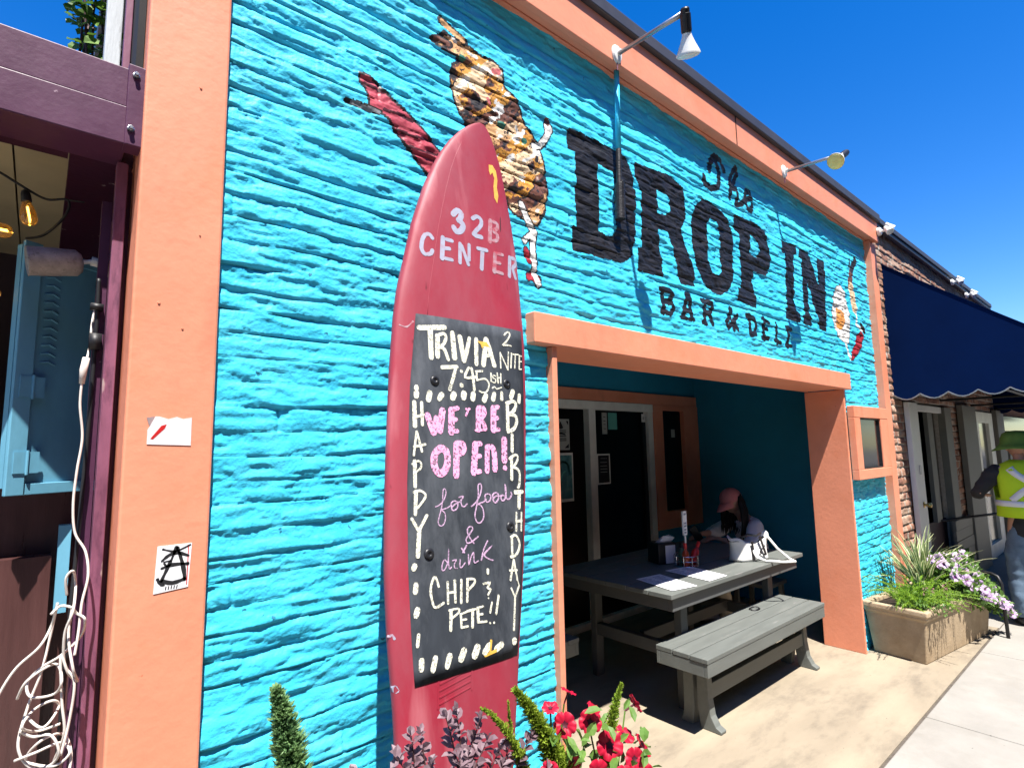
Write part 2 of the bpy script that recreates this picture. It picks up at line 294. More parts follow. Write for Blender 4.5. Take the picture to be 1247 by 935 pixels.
M['coping'] = mat('dark_metal_coping', (.05, .05, .06), .5, .2, 3, .1, 40)
M['purple'] = mat('purple_paint', (.085, .027, .062), .42, .14, 6, .2, 60, .003, .4, col2=(.06, .018, .042), c2scale=4, c2lo=.5, c2hi=.8)
M['purple_flake'] = mat('flaking_purple_paint', (.05, .012, .03), .55, .2, 6, .3, 60, .004, .3, col2=(.4, .34, .32), c2scale=13, c2lo=.66, c2hi=.69)
M['purple_post'] = mat('worn_purple_paint', (.2, .07, .12), .5, .3, 12, .3, 60, .004, .4, stretch=(1, 1, .25), col2=(.09, .03, .06), c2scale=20, c2lo=.5, c2hi=.65)
M['dark'] = mat('dark_interior', (.05, .03, .035), .7, .2)
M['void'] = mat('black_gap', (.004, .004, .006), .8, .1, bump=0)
M['ceil'] = mat('cream_boards', (.5, .42, .25), .6, .1, 5, .1)
M['shutter'] = mat('blue_shutter_paint', (.13, .36, .5), .5, .14, 6, .2, 60, .003, .4, stretch=(1, 1, .4))
M['counter'] = mat('dark_brown_wood', (.075, .032, .03), .3, .25, 5, .15, 60, .003, .5, stretch=(6, 6, .6))
M['oldwhite'] = mat('weathered_white_paint', (.5, .53, .55), .6, .15, 8, .3, 50, .004, .3, stretch=(3, 3, .4), col2=(.2, .2, .2), c2scale=14, c2lo=.62, c2hi=.7)
M['whitepaint'] = mat('white_paint', (.74, .73, .7), .45, .06, 6, .1)
M['frame'] = mat('dirty_white_frame', (.78, .77, .7), .45, .1, 6, .1)
M['glass'] = mat('dark_glass', (.012, .013, .015), .12, .1, 2, 0, spec=.22, rvar=0)
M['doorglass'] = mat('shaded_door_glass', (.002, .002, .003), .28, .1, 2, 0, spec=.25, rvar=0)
M['clearglass'] = mat('shop_window_glass', (1, 1, 1), .02, 0, 1, 0, spec=.5, trans=1., rvar=0)
_cg = M['clearglass'].node_tree; _b = _cg.nodes['Principled BSDF']; _tp = _cg.nodes.new('ShaderNodeBsdfTransparent'); _tp.inputs[0].default_value = (.72, .76, .76, 1)
_gl = _cg.nodes.new('ShaderNodeBsdfGlossy'); _gl.inputs['Roughness'].default_value = .02; _fr = _cg.nodes.new('ShaderNodeFresnel'); _fr.inputs[0].default_value = 1.5; _mx = _cg.nodes.new('ShaderNodeMixShader')
_cg.links.new(_fr.outputs[0], _mx.inputs[0]); _cg.links.new(_tp.outputs[0], _mx.inputs[1]); _cg.links.new(_gl.outputs[0], _mx.inputs[2])
_cg.links.new(_mx.outputs[0], [n_ for n_ in _cg.nodes if n_.type == 'OUTPUT_MATERIAL'][0].inputs[0])
M['steel'] = mat('grey_steel', (.35, .35, .36), .35, .1, 20, .05, metal=.8)
M['chrome'] = mat('bolt_steel', (.5, .5, .5), .3, .1, 20, 0, metal=1.)
M['blackplastic'] = mat('black_plastic', (.015, .015, .017), .4, .1, bump=0)
M['lampwhite'] = mat('lamp_white', (.66, .66, .64), .35, .05, bump=0)
M['lens'] = mat('yellow_lens', (.85, .68, .22), .3, .05, 20, 0)
M['grimy'] = mat('grimy_grey_metal', (.3, .28, .26), .55, .3, 40, .3, 150, .002, .4, col2=(.12, .1, .09), c2scale=60, c2lo=.55, c2hi=.7)
M['cable'] = mat('white_cable', (.62, .57, .52), .5, .12, 30, 0)
M['blackcable'] = mat('black_cable', (.012, .012, .014), .5, .1, bump=0)
M['amber'] = mat('amber_bulb_glass', (.75, .5, .2), .1, .1, 10, 0, spec=.5, trans=.85, rvar=0)
M['filament'] = mat('glowing_filament', (1, .7, .2), .4, 0, 1, 0, emis=(1., .62, .12), emis_s=6)
M['board'] = mat('faded_red_gelcoat', (.27, .018, .036), .55, .12, 4, .14, 45, .002, .3, col2=(.27, .06, .08), c2scale=2.2, c2lo=.36, c2hi=.7, stretch=(1.6, 1.6, .7))
M['chalkboard'] = mat('chalkboard_paint', (.030, .035, .043), .75, .3, 5, .12, 80, .002, .25, col2=(.12, .13, .145), c2scale=3.0, c2lo=.44, c2hi=.8, stretch=(2.2, 2.2, .8))
M['chalk'] = mat('white_chalk', (.74, .72, .58), .9, .1, 50, 0, alpha=(190, .33, .52))
M['chalkpink'] = mat('pink_chalk', (.83, .36, .58), .9, .14, 50, 0, alpha=(130, .38, .5))
M['chalklilac'] = mat('lilac_chalk', (.55, .36, .52), .9, .1, 50, 0, alpha=(220, .3, .55))
M['stencil'] = mat('pale_stencil_paint', (.31, .32, .4), .6, .12, 30, .1, col2=(.36, .2, .25), c2scale=40, c2lo=.52, c2hi=.7)
M['stencilworn'] = mat('worn_stencil_paint', (.36, .24, .27), .6, .2, 30, .1, col2=(.36, .06, .08), c2scale=20, c2lo=.45, c2hi=.6)
M['yellowchip'] = mat('yellow_underpaint', (.62, .36, .06), .6, .2, 40, .2)
M['bench'] = mat('grey_green_painted_wood', (.125, .135, .125), .55, .1, 9, .2, 60, .003, .35, stretch=(.35, 2.5, 2.5), col2=(.165, .172, .158), c2scale=5, c2lo=.55, c2hi=.75)
M['benchleg'] = mat('grey_painted_leg', (.09, .094, .092), .55, .1, 9, .15, 60, .003, .35)
M['paper'] = mat('menu_paper', (.78, .78, .8), .6, .05, 12, 0)
M['print'] = mat('menu_print', (.2, .22, .32), .7, .2, 60, 0)
M['red_plastic'] = mat('red_plastic', (.5, .02, .02), .35, .1, bump=0)
M['sauce'] = mat('hot_sauce', (.4, .06, .02), .2, .1, bump=0)
M['wire'] = mat('chrome_wire', (.6, .6, .6), .25, .05, bump=0, metal=1)
M['canvas'] = mat('navy_awning_canvas', (.0015, .010, .052), .9, .12, 2.5, .15, 300, .001, .03)
M['canvas_far'] = mat('blue_awning_canvas', (.01, .09, .3), .75, .12, 3, .1)
M['brick_r'] = [mat('brown_brick_%d' % i, c, .8, .25, 18, .5, 70, .005, .2) for i, c in enumerate([(.3, .15, .1), (.36, .2, .14), (.22, .11, .08), (.4, .27, .2)])]
M['brick_dark'] = mat('dark_brick', (.09, .06, .05), .9, .3, 3, .2)
M['mortar'] = mat('grey_mortar', (.34, .3, .26), .9, .2, 30, .5, 90, .004, .2)
M['trim_taupe'] = mat('taupe_trim', (.15, .145, .125), .6, .1, 8, .1)
M['brass'] = mat('brass', (.55, .38, .12), .3, .1, bump=0, metal=1)
M['tote'] = mat('white_tote_fabric', (.72, .71, .68), .8, .06, 20, .2, 200, .001, .2)
M['skin_w'] = mat('skin', (.5, .27, .19), .5, .08, 20, .05, 200)
M['hair'] = mat('dark_hair', (.014, .009, .008), .45, .3, 20, .5, 160, .004, stretch=(4, 4, .5))
M['cap_pink'] = mat('pink_cap', (.55, .19, .2), .75, .08, 30, .1)
M['shirt_w'] = mat('pale_lilac_shirt', (.72, .68, .72), .8, .08, 10, .3, 35, .006, .2)
M['khaki'] = mat('khaki_trousers', (.45, .41, .33), .8, .08, 10, .3, 35, .006, .2)
M['shoe'] = mat('grey_shoe', (.3, .3, .3), .6, .1)
M['vest'] = mat('hi_vis_yellow', (.42, .62, .02), .7, .06, 12, .25, 40, .005, .2)
M['reflective'] = mat('silver_tape', (.62, .64, .66), .35, .06, 12, .1)
M['darkshirt'] = mat('dark_grey_shirt', (.028, .028, .03), .85, .15, 10, .3, 35, .006, .2)
M['hat'] = mat('olive_green_hat', (.11, .2, .04), .8, .15, 20, .3, 80, .004, .2)
M['jeans'] = mat('washed_blue_jeans', (.11, .16, .22), .85, .2, 14, .3, 60, .005, .2)
M['iron'] = mat('black_iron', (.012, .012, .013), .45, .1, bump=.1)
M['stone'] = mat('cast_stone', (.38, .29, .19), .8, .16, 7, .4, 60, .006, .25, col2=(.28, .2, .12), c2scale=4, c2lo=.5, c2hi=.72)
M['soil'] = mat('dark_soil', (.03, .02, .014), .95, .3, 30, .6, 60, .01, .2)
def leafm(nm, c, c2): return mat(nm, c, .5, .3, 25, 0, spec=.35, col2=c2, c2scale=9, c2lo=.45, c2hi=.7)
M['fox'] = leafm('foxtail_green', (.2, .3, .028), (.32, .4, .04)); M['foxmid'] = leafm('foxtail_mid_green', (.16, .31, .13), (.25, .38, .13))  # second one is a cooler, bluer plume green
M['lor'] = leafm('purple_grey_leaf', (.2, .125, .145), (.3, .22, .245)); M['lorstem'] = mat('purple_stem', (.07, .03, .03), .7)
M['petleaf'] = leafm('petunia_green', (.10, .2, .04), (.18, .3, .06)); M['petred'] = leafm('red_petunia', (.42, .005, .03), (.55, .012, .05))
M['petdark'] = mat('dark_throat', (.06, .002, .012), .6, bump=0)
M['petlil'] = leafm('lilac_petunia', (.62, .42, .68), (.72, .6, .76)); M['petpur'] = mat('purple_throat', (.12, .015, .12), .6, bump=0)
M['flax'] = leafm('flax_green', (.1, .17, .05), (.15, .22, .07)); M['flaxcream'] = leafm('flax_cream', (.55, .55, .3), (.62, .62, .38))
M['fern'] = leafm('fern_bright_green', (.2, .36, .025), (.3, .45, .05))
M['treeleaf'] = leafm('added_tree_green', (.03, .07, .015), (.06, .11, .025))
M['bark'] = mat('tree_bark', (.1, .075, .055), .9, .3, 8, .5, 30)
M['ivy'] = leafm('ivy_green', (.05, .13, .02), (.2, .34, .04))
M['bottleg'] = [mat('bottle_glass_%d' % i, c, .1, .1, bump=0, spec=.6) for i, c in enumerate([(.45, .47, .46), (.12, .2, .1), (.5, .06, .05), (.42, .25, .08), (.6, .6, .62)])]
M['phone'] = mat('dark_phone', (.01, .01, .012), .2, 0, bump=0)

def specks(m, scale, lo, hi, col, stretch=None):
    """small separate stains (gum, scuffs, chips) laid over a material's colour"""
    nt = m.node_tree; b = nt.nodes['Principled BSDF']; src = b.inputs['Base Color'].links[0].from_socket
    tc = nt.nodes.new('ShaderNodeTexCoord'); mp = nt.nodes.new('ShaderNodeMapping'); mp.inputs['Scale'].default_value = stretch or (1, 1, 1)
    nt.links.new(tc.outputs['Object'], mp.inputs['Vector'])
    nz = nt.nodes.new('ShaderNodeTexNoise'); nz.inputs['Scale'].default_value = scale; nz.inputs['Detail'].default_value = 4; nt.links.new(mp.outputs[0], nz.inputs['Vector'])
    rm = nt.nodes.new('ShaderNodeMapRange'); rm.inputs['From Min'].default_value = lo; rm.inputs['From Max'].default_value = hi; nt.links.new(nz.outputs['Fac'], rm.inputs['Value'])
    mx = nt.nodes.new('ShaderNodeMix'); mx.data_type = 'RGBA'; mx.inputs[7].default_value = (*col, 1)
    nt.links.new(rm.outputs[0], mx.inputs['Factor']); nt.links.new(src, mx.inputs[6]); nt.links.new(mx.outputs[2], b.inputs['Base Color'])
def translucent(m, f, gain=1.3):
    nt = m.node_tree; b = nt.nodes['Principled BSDF']; src = b.inputs['Base Color'].links[0].from_socket
    t = nt.nodes.new('ShaderNodeBsdfTranslucent'); nt.links.new(src, t.inputs['Color'])
    mx = nt.nodes.new('ShaderNodeMixShader'); mx.inputs[0].default_value = f
    out = [n_ for n_ in nt.nodes if n_.type == 'OUTPUT_MATERIAL'][0]
    nt.links.new(b.outputs[0], mx.inputs[1]); nt.links.new(t.outputs[0], mx.inputs[2]); nt.links.new(mx.outputs[0], out.inputs['Surface'])
for k_ in ('fox', 'foxmid', 'lor', 'petleaf', 'petred', 'petlil', 'flax', 'flaxcream', 'fern', 'ivy'): translucent(M[k_], .3)
specks(M['orange'], 24, .735, .77, (.42, .1, .04)); specks(M['orange'], 6, .66, .78, (.6, .22, .13), (1, 1, .3))
specks(M['board'], 14, .70, .73, (.16, .02, .03), (1, 1, .4)); specks(M['board'], 5, .58, .8, (.42, .13, .15), (2.5, 2.5, .25))
specks(M['blue'], 22, .72, .74, (.02, .16, .26)); specks(M['purple'], 30, .72, .75, (.3, .2, .25))
specks(M['bench'], 10, .66, .8, (.2, .2, .19), (.5, 3, 3)); specks(M['purple_post'], 16, .66, .7, (.5, .42, .36), (1, 1, .3))
# ground materials
def slabs():
    m = mat('pale_concrete', (.275, .26, .235), .85, .1, 3, .35, 120, .003, .2, col2=(.225, .21, .185), c2scale=2.2, c2lo=.5, c2hi=.75)
    return m
M['pave'] = slabs()
M['patio'] = mat('tan_stained_concrete', (.27, .225, .165), .8, .12, 3, .4, 110, .003, .22, col2=(.155, .13, .1), c2scale=4.5, c2lo=.48, c2hi=.76, stretch=(.6, 1.5, 1))
M['asphalt'] = mat('asphalt', (.05, .05, .052), .9, .2, 8, .6, 120, .006, .2)
M['kerb'] = mat('kerb_concrete', (.4, .38, .34), .85, .1, 5, .3)
M['joint'] = mat('dirt_in_joint', (.09, .075, .06), .95, .3, 30, .4)
specks(M['patio'], 1.6, .54, .75, (.34, .29, .21), (.6, 1.4, 1)); specks(M['patio'], 60, .72, .76, (.1, .08, .06)); specks(M['pave'], 26, .74, .77, (.1, .095, .085)); specks(M['pave'], 1.3, .56, .75, (.24, .215, .18))
M['earth'] = mat('distant_ground', (.16, .15, .13), .95, .2, .5, .2)

# ------------------------------------------------------------------ numeric noise for modelled relief
def vnoise(x, y, seed):
    rs = np.random.RandomState(seed); tab = rs.rand(256, 256)
    xi = np.floor(x).astype(int); yi = np.floor(y).astype(int)
    fx = x - xi; fy = y - yi
    fx = fx * fx * fx * (fx * (6 * fx - 15) + 10); fy = fy * fy * fy * (fy * (6 * fy - 15) + 10)
    a = tab[xi % 256, yi % 256]; b = tab[(xi + 1) % 256, yi % 256]; c = tab[xi % 256, (yi + 1) % 256]; d = tab[(xi + 1) % 256, (yi + 1) % 256]
    return (a * (1 - fx) + b * fx) * (1 - fy) + (c * (1 - fx) + d * fx) * fy
def fbm(x, y, seed, oct=4):
    s = 0; a = .5
    for i in range(oct):
        s = s + a * vnoise(x, y, seed + i * 7); x = x * 2.03; y = y * 2.03; a *= .5
    return s
def sstep(a, b, x):
    t = np.clip((x - a) / (b - a), 0, 1); return t * t * (3 - 2 * t)

def brick_relief(x, z, c=.067, L=.215, seed=3, amp=1.0, fill=.95, jprob=.14, rough=1.0):
    """height of old hand-pointed, thickly painted brick, metres proud of the wall plane"""
    zz = z + .020 * (fbm(x * .8, z * .6, seed + 1, 3) - .45) + .020 * (vnoise(x * 1.9, z * 9.5, seed + 2) - .5) + .010 * (fbm(x * 7, z * 14, seed + 14, 2) - .4)
    row = np.floor(zz / c); ph = zz / c - row
    off = vnoise(x * 2.6 + row * 17.3, row * 3.1, seed + 3)
    wob = vnoise(x * 9 + row * 9.1, row * 1.7, seed + 4)
    fl = sstep(.30, .68, vnoise(x * 2.3 + row * 5.7, row * 2.9, seed + 5)) * fill
    lo = sstep(.0, .05 + .10 * wob, ph)
    hi = sstep(.0, .16 + .34 * wob * off, 1 - ph)
    prof = lo * hi * (1 - fl) + fl * .92
    # the lower lip of each course sags over the groove below it
    lean = (1 - ph) * lo * (.25 + .75 * off) * (1 - fl)
    s = row * .5 * L + .05 * vnoise(row * 3.7, row * 0, seed + 6)
    dv = np.abs(((x + s) / L + .5) % 1 - .5) * L + .012 * (fbm(x * 20, z * 20, seed + 15, 2) - .4)
    bi = np.floor((x + s) / L + .5)
    jm = (vnoise(bi * 3.3 + .5, row * 5.3 + .5, seed + 8) < jprob).astype(float)
    vj = np.exp(-(dv / .006) ** 2) * jm
    bricko = vnoise(np.floor((x + s) / L) * 4.1 + .5, row * 7.7 + .5, seed + 9)
    gs = 1 - .30 * sstep(1.5, .6, x) * sstep(2.5, 1.7, z)
    h = gs * (.0080 * prof + .0040 * lean) + .004 * off * lo + .003 * bricko * lo - .007 * vj * prof
    h = h + .0105 * (fbm(x * 7, z * 12, seed + 10, 3) - .45) + .0075 * (fbm(x * 15, z * 48, seed + 11, 4) - .45)
    # thick paint: flat scabs with sharp lips
    sc = fbm(x * 8 + 5, z * 26, seed + 16, 5)
    h = h + .0026 * sstep(.47, .495, sc) * rough + .002 * sstep(.38, .40, sc) * rough + .0016 * sstep(.55, .57, sc) * rough
    s2_ = fbm(x * 17 + 9, z * 60, seed + 18, 4)
    h = h + .0012 * sstep(.44, .47, s2_) * rough * sstep(.3, .6, fbm(x * 1.3, z * 1.9, seed + 19, 2))
    u_ = x * .8 + z * .6
    h = h + .006 * (fbm(u_ * 5, (z - x * .35) * 55, seed + 12, 2) - .45) * sstep(.38, .62, fbm(x * 1.7, z * 2.1, seed + 13, 2))
    return h * amp, row, bi, prof, vj

def in_poly(px, pz, poly):
    n = len(poly); r = np.zeros(px.shape, bool); j = n - 1
    for i in range(n):
        xi, zi = poly[i]; xj, zj = poly[j]
        if zi != zj:
            r ^= ((zi > pz) != (zj > pz)) & (px < (xj - xi) * (pz - zi) / (zj - zi) + xi)
        j = i
    return r
def prs(fl): return [(fl[i] / 1000., fl[i + 1] / 1000.) for i in range(0, len(fl), 2)]
def in_stroke(px, pz, w, pts):
    r = np.zeros(px.shape, bool)
    for (ax, az), (bx, bz) in zip(pts[:-1], pts[1:]):
        dx, dz = bx - ax, bz - az; q = max(dx * dx + dz * dz, 1e-12)
        t = np.clip(((px - ax) * dx + (pz - az) * dz) / q, 0, 1)
        r |= (px - ax - t * dx) ** 2 + (pz - az - t * dz) ** 2 < (w / 2) ** 2
    return r

def relief_mesh(name, parent, xs, zs, h, y0, cells, mats, midx=None):
    """sheet of wall faces; cells = boolean (nz-1, nx-1) of the faces to keep"""
    nx, nz = len(xs), len(zs)
    X, Z = np.meshgrid(xs, zs); Y = y0 - h
    used = np.zeros((nz, nx), bool)
    used[:-1, :-1] |= cells; used[1:, :-1] |= cells; used[:-1, 1:] |= cells; used[1:, 1:] |= cells
    idx = -np.ones((nz, nx), int); idx[used] = np.arange(used.sum())
    og = ORG[parent.name]
    V = np.stack([X[used], Y[used], Z[used]], 1) - og
    j, i = np.nonzero(cells)
    F = np.stack([idx[j, i], idx[j, i + 1], idx[j + 1, i + 1], idx[j + 1, i]], 1)
    me = bpy.data.meshes.new(name)
    me.vertices.add(len(V)); me.vertices.foreach_set('co', V.ravel())
    me.loops.add(F.size); me.loops.foreach_set('vertex_index', F.ravel())
    me.polygons.add(len(F)); me.polygons.foreach_set('loop_start', np.arange(0, F.size, 4)); me.polygons.foreach_set('loop_total', np.full(len(F), 4))
    for m in mats: me.materials.append(m)
    if midx is not None: me.polygons.foreach_set('material_index', midx[j, i].astype(np.int32))
    me.polygons.foreach_set('use_smooth', np.ones(len(F), bool))
    me.update(calc_edges=True); me.validate()
    o = bpy.data.objects.new(name, me); COL.objects.link(o); o.parent = parent; ORG[o.name] = og
    return o

# ================================================================== THE GROUND
FW = 1.67          # the facade plane
def slab(name, m, x0, x1, y0, y1, z0, z1, label=None):
    o = MB().box(x0, x1, y0, y1, z0, z1).build(name, m); tag(o, kind='structure'); return o
slab('ground', M['earth'], -150, 150, -150, 150, -.5, -.16)
slab('road', M['asphalt'], -80, 80, -10.2, -2.4, -.3, -.13)
slab('kerb', M['kerb'], -80, 80, -2.398, -2.24, -.3, 0.002)
slab('far_pavement', M['pave'], -80, 80, -13, -10.2, -.3, 0)
pv = MB()
for i in range(-8, 20):
    for (ya, yb) in ((-2.236, -.62), (-.612, 1.066)):
        x0 = 4.08 + (i - 3) * 1.52
        pv.box(x0 + .004, x0 + 1.516, ya, yb, -.12, 0)
o = pv.build('pavement', M['pave'], bevel=.006); tag(o, kind='structure')
slab('pavement_joint', M['joint'], -40, 60, -2.235, 1.085, -.15, -.006)
slab('patio_floor', M['patio'], -3, 6.4, 1.08, 3.6, -.12, .0)
slab('shop_floor', M['pave'], 6.404, 40, 1.072, 3.6, -.12, -.002)

# ================================================================== THE TURQUOISE BAR
bar = thing('bar_building', (3.2, FW, 0), 'turquoise painted brick bar with salmon trim and an open porch', 'building')
OPX0, OPX1, OPZ = 1.645, 4.92, 2.06
random.seed(5)
xs = np.concatenate([np.arange(.345, 1.75, .0038), np.arange(1.75, 5.86, .0062)])
zs = np.arange(0, 3.56, .0047)
X, Z = np.meshgrid(xs, zs)
H, row, bi, prof, vj = brick_relief(X, Z)
# the upper band is rougher and flakier
H = H + .004 * (fbm(X * 22, Z * 40, 77, 3) - .45) * sstep(2.2, 2.7, Z)
xc = (xs[:-1] + xs[1:]) / 2; zc = (zs[:-1] + zs[1:]) / 2
PX, PZ = np.meshgrid(xc, zc)
keep = ~((PX > OPX0) & (PX < OPX1) & (PZ < OPZ))
# brushed edges: paint outlines wander a little with the relief
hq = H[:-1, :-1]
QX = PX + .008 * (fbm(PX * 30, PZ * 30, 91, 2) - .4); QZ = PZ + .010 * (fbm(PX * 26, PZ * 26, 92, 2) - .4) + (hq - .012) * .35
sign = np.zeros(PX.shape, bool)
for out, hole in SIGN_POLYS:
    s = in_poly(QX, QZ, prs(out))
    if hole: s &= ~in_poly(QX, QZ, prs(hole))
    sign |= s
for i_, st in enumerate(SIGN_STROKES): sign |= in_stroke(QX, QZ, st[0] / 1000. * (1.2 if i_ > 3 else 1.12) + (.004 if i_ > 3 else 0), prs(st[1:]))
PAL = ['outline', 'tan', 'brown', 'ochre', 'cream', 'white', 'red', 'maroon', 'teal', 'pink', 'grey', 'yolk', 'rose']
mural = -np.ones(PX.shape, int)
def paint(mask, nm): mural[mask] = PAL.index(nm)
def paint_strokes(lst):
    for st in lst:
        paint(in_stroke(QX, QZ, st[1] / 1000., prs(st[2:])), st[0])
# the painted sandwich: stacked slices laid across its length
tw = in_poly(QX, QZ, prs(TWIST))
paint(tw, 'rose')
bd = in_poly(QX, QZ, prs(BODY))
along = (QX - .95) * .62 - (QZ - 3.2) * .78
acr = (QX - .95) * .78 + (QZ - 3.2) * .62
n1 = fbm(along * 16 + 40, acr * 8 + 40, 31, 3); n2 = fbm(along * 30 + 9, acr * 13 + 70, 41, 3); n3 = fbm(along * 12, acr * 6 + 30, 47, 2)
lay = np.floor((along * 14 + 1.6 * n1)) % 5
paint(bd, 'tan')
for k, nm in ((0, 'ochre'), (1, 'brown'), (2, 'tan'), (3, 'ochre'), (4, 'cream')): paint(bd & (lay == k), nm)
paint(bd & (n2 > .56), 'brown'); paint(bd & (n2 > .645), 'outline'); paint(bd & (n3 < .2), 'cream')
fr = (along * 14 + 1.6 * n1) % 1
paint(bd & (fr < .15) & (n3 > .30), 'outline'); paint(bd & (np.abs(n2 - .42) < .012), 'outline'); paint(bd & (n2 < .22), 'white')
# bread heel at its left side
heel = bd & (QX < 1.02 + .30 * (3.18 - QZ) + .03 * (n1 - .4)) & (QZ < 3.22)
paint(heel & (mural != PAL.index('outline')), 'cream'); paint(heel & (np.abs(n1 - .47) < .01), 'brown')
def edge(mask, r):
    e = np.zeros(mask.shape, bool)
    for dz, dx in ((r, 0), (-r, 0), (0, r), (0, -r), (r, r), (-r, -r), (r, -r), (-r, r)):
        e |= np.roll(np.roll(mask, dz, 0), dx, 1)
    return e
paint(edge(bd | tw, 2) & ~(bd | tw), 'outline')
paint_strokes(MURAL_STROKES)
m1 = mural >= 0
egg = in_poly(QX, QZ, prs(EGG)); chi = in_poly(QX, QZ, prs(CHILI))
paint_strokes(MURAL2_STROKES)
paint(edge(egg | chi, 1) & ~(egg | chi), 'outline')
paint(egg, 'white'); paint(in_poly(QX, QZ, prs(YOLK)), 'yolk'); paint(egg & (np.abs(n2 - .5) < .012), 'grey'); paint(chi, 'red')
m2 = (mural >= 0) & ~m1
sign &= ~(m1 | m2)
bw = relief_mesh('brick_wall', bar, xs, zs, H, FW, keep & ~sign & ~m1 & ~m2, [M['blue']])
relief_mesh('painted_lettering', bw, xs, zs, H, FW, keep & sign, [M['black']])
pm = [M[k] for k in PAL]
relief_mesh('painted_mural', bw, xs, zs, H, FW, keep & m1, pm, np.maximum(mural, 0))
relief_mesh('painted_mural', bw, xs, zs, H, FW, keep & m2, pm, np.maximum(mural, 0))
del X, Z, H, row, bi, prof, vj, PX, PZ, QX, QZ, n1, n2, n3, along, acr, lay, fr
# wall core behind the painted face
MB().box(.2, OPX0 - .004, 1.70, 1.90, 0, 3.6).box(OPX1 + .004, 6.05, 1.70, 1.90, 0, 3.6).box(OPX0 - .004, OPX1 + .004, 1.70, 1.90, 2.09, 3.6).build('wall_core', M['porch'], bar)
# fascia, coping, lintel, pillar, jambs, trim
fa = MB()
fa.box(.16, 6.0, 1.57, 1.60, 3.50, 3.70).box(.16, 6.0, 1.602, 1.634, 3.508, 3.70).box(.16, 6.0, 1.636, 1.69, 3.502, 3.70).box(.16, 6.0, 1.69, 1.9, 3.6, 3.70)
fo = fa.build('fascia', M['orange'], bar, bevel=.004)
MB().box(3.27, 3.274, 1.566, 1.5705, 3.503, 3.698).build('fascia_seam', M['void'], fo)
MB().box(.1, 6.02, 1.545, 2.1, 3.703, 3.775).build('coping', M['coping'], bar, bevel=.006)
MB().box(.1, 6.02, 2.0, 3.9, 3.60, 3.72).build('roof', M['coping'], bar)
li = MB().box(1.5, 5.012, 1.60, 1.68, 2.036, 2.165).box(1.5, 5.012, 1.682, 1.93, 2.04, 2.10)
li.build('lintel', M['orange'], bar, bevel=.005)
pil = MB().box(.158, .354, 1.632, 1.95, 0, 3.498).build('pillar', M['orange'], bar, bevel=.006)
for px_, pz_, rr_ in ((.285, 2.62, .004), (.27, 1.94, .003), (.215, 2.0, .004), (.30, 2.2, .0025)):
    MB().lathe([(rr_, 0), (rr_ * .7, .003)], axis_mtx((px_, 1.6325, pz_), (0, -1, 0)), 10).build('screw', M['orange'], pil)
MB().box(1.617, 1.646, 1.622, 1.93, 0, 2.034).build('jamb', M['orange'], bar, bevel=.003)
MB().box(4.918, 4.945, 1.63, 1.93, 0, 2.034).build('jamb', M['orange'], bar, bevel=.004)
tr = MB().box(5.86, 6.055, 1.615, 1.72, .0, 3.499)
tr.build('corner_trim', M['orange'], bar, bevel=.004)
MB().box(5.845, 5.86, 1.60, 1.70, .0, 3.499).build('trim_shadow_board', M['orange'], bar)
# framed display window right of the porch
dw = MB()
z0, z1, x0, x1 = 1.31, 1.905, 4.985, 5.80
dw.box(x0, x1, 1.585, 1.64, z1 - .095, z1).box(x0, x1, 1.585, 1.64, z0, z0 + .08).box(x0, x0 + .125, 1.587, 1.64, z0 + .08, z1 - .095).box(x1 - .185, x1, 1.587, 1.64, z0 + .08, z1 - .095)
w_ = dw.build('window', M['orange'], bar, bevel=.004)
MB().box(x0 + .12, x1 - .18, 1.612, 1.618, z0 + .07, z1 - .09).build('pane', M['glass'], w_)
MB().box(x0 + .118, x0 + .13, 1.598, 1.612, z0 + .08, z1 - .095).box(x1 - .19, x1 - .178, 1.598, 1.612, z0 + .08, z1 - .095).box(x0 + .13, x1 - .19, 1.598, 1.612, z0 + .08, z0 + .092).box(x0 + .13, x1 - .19, 1.598, 1.612, z1 - .107, z1 - .095).build('bead', M['iron'], w_)
# porch room
BY, RX = 3.5, 5.80
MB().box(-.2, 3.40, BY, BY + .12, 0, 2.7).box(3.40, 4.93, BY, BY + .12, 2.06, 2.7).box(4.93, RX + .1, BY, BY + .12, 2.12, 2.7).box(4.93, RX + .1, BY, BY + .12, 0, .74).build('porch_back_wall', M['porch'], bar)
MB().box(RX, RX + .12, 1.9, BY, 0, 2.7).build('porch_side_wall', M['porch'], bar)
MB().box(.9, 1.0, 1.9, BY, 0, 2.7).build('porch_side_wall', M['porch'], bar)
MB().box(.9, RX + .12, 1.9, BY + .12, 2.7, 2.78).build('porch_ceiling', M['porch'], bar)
MB().box(3.0, 5.79, BY - .03, BY - .002, 2.05, 2.16).build('door_head_trim', M['orange'], bar, bevel=.003)
# sliding glass door
dr = MB().box(3.3, 4.93, BY - .035, BY + .05, 1.965, 2.045).box(3.90, 3.955, BY - .05, BY + .03, .02, 1.965).box(3.957, 4.015, BY - .03, BY + .05, .02, 1.965).box(4.845, 4.93, BY - .03, BY + .05, .02, 1.965).box(3.3, 3.36, BY - .03, BY + .05, .02, 1.965).box(3.3, 4.93, BY - .03, BY + .05, 0, .06).build('door', M['frame'], bar, bevel=.003)
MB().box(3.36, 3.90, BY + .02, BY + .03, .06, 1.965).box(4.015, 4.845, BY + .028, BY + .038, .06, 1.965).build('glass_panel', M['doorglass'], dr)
MB().box(4.79, 4.842, BY + .004, BY + .026, .06, 1.92).build('door_stile', M['blackplastic'], dr)
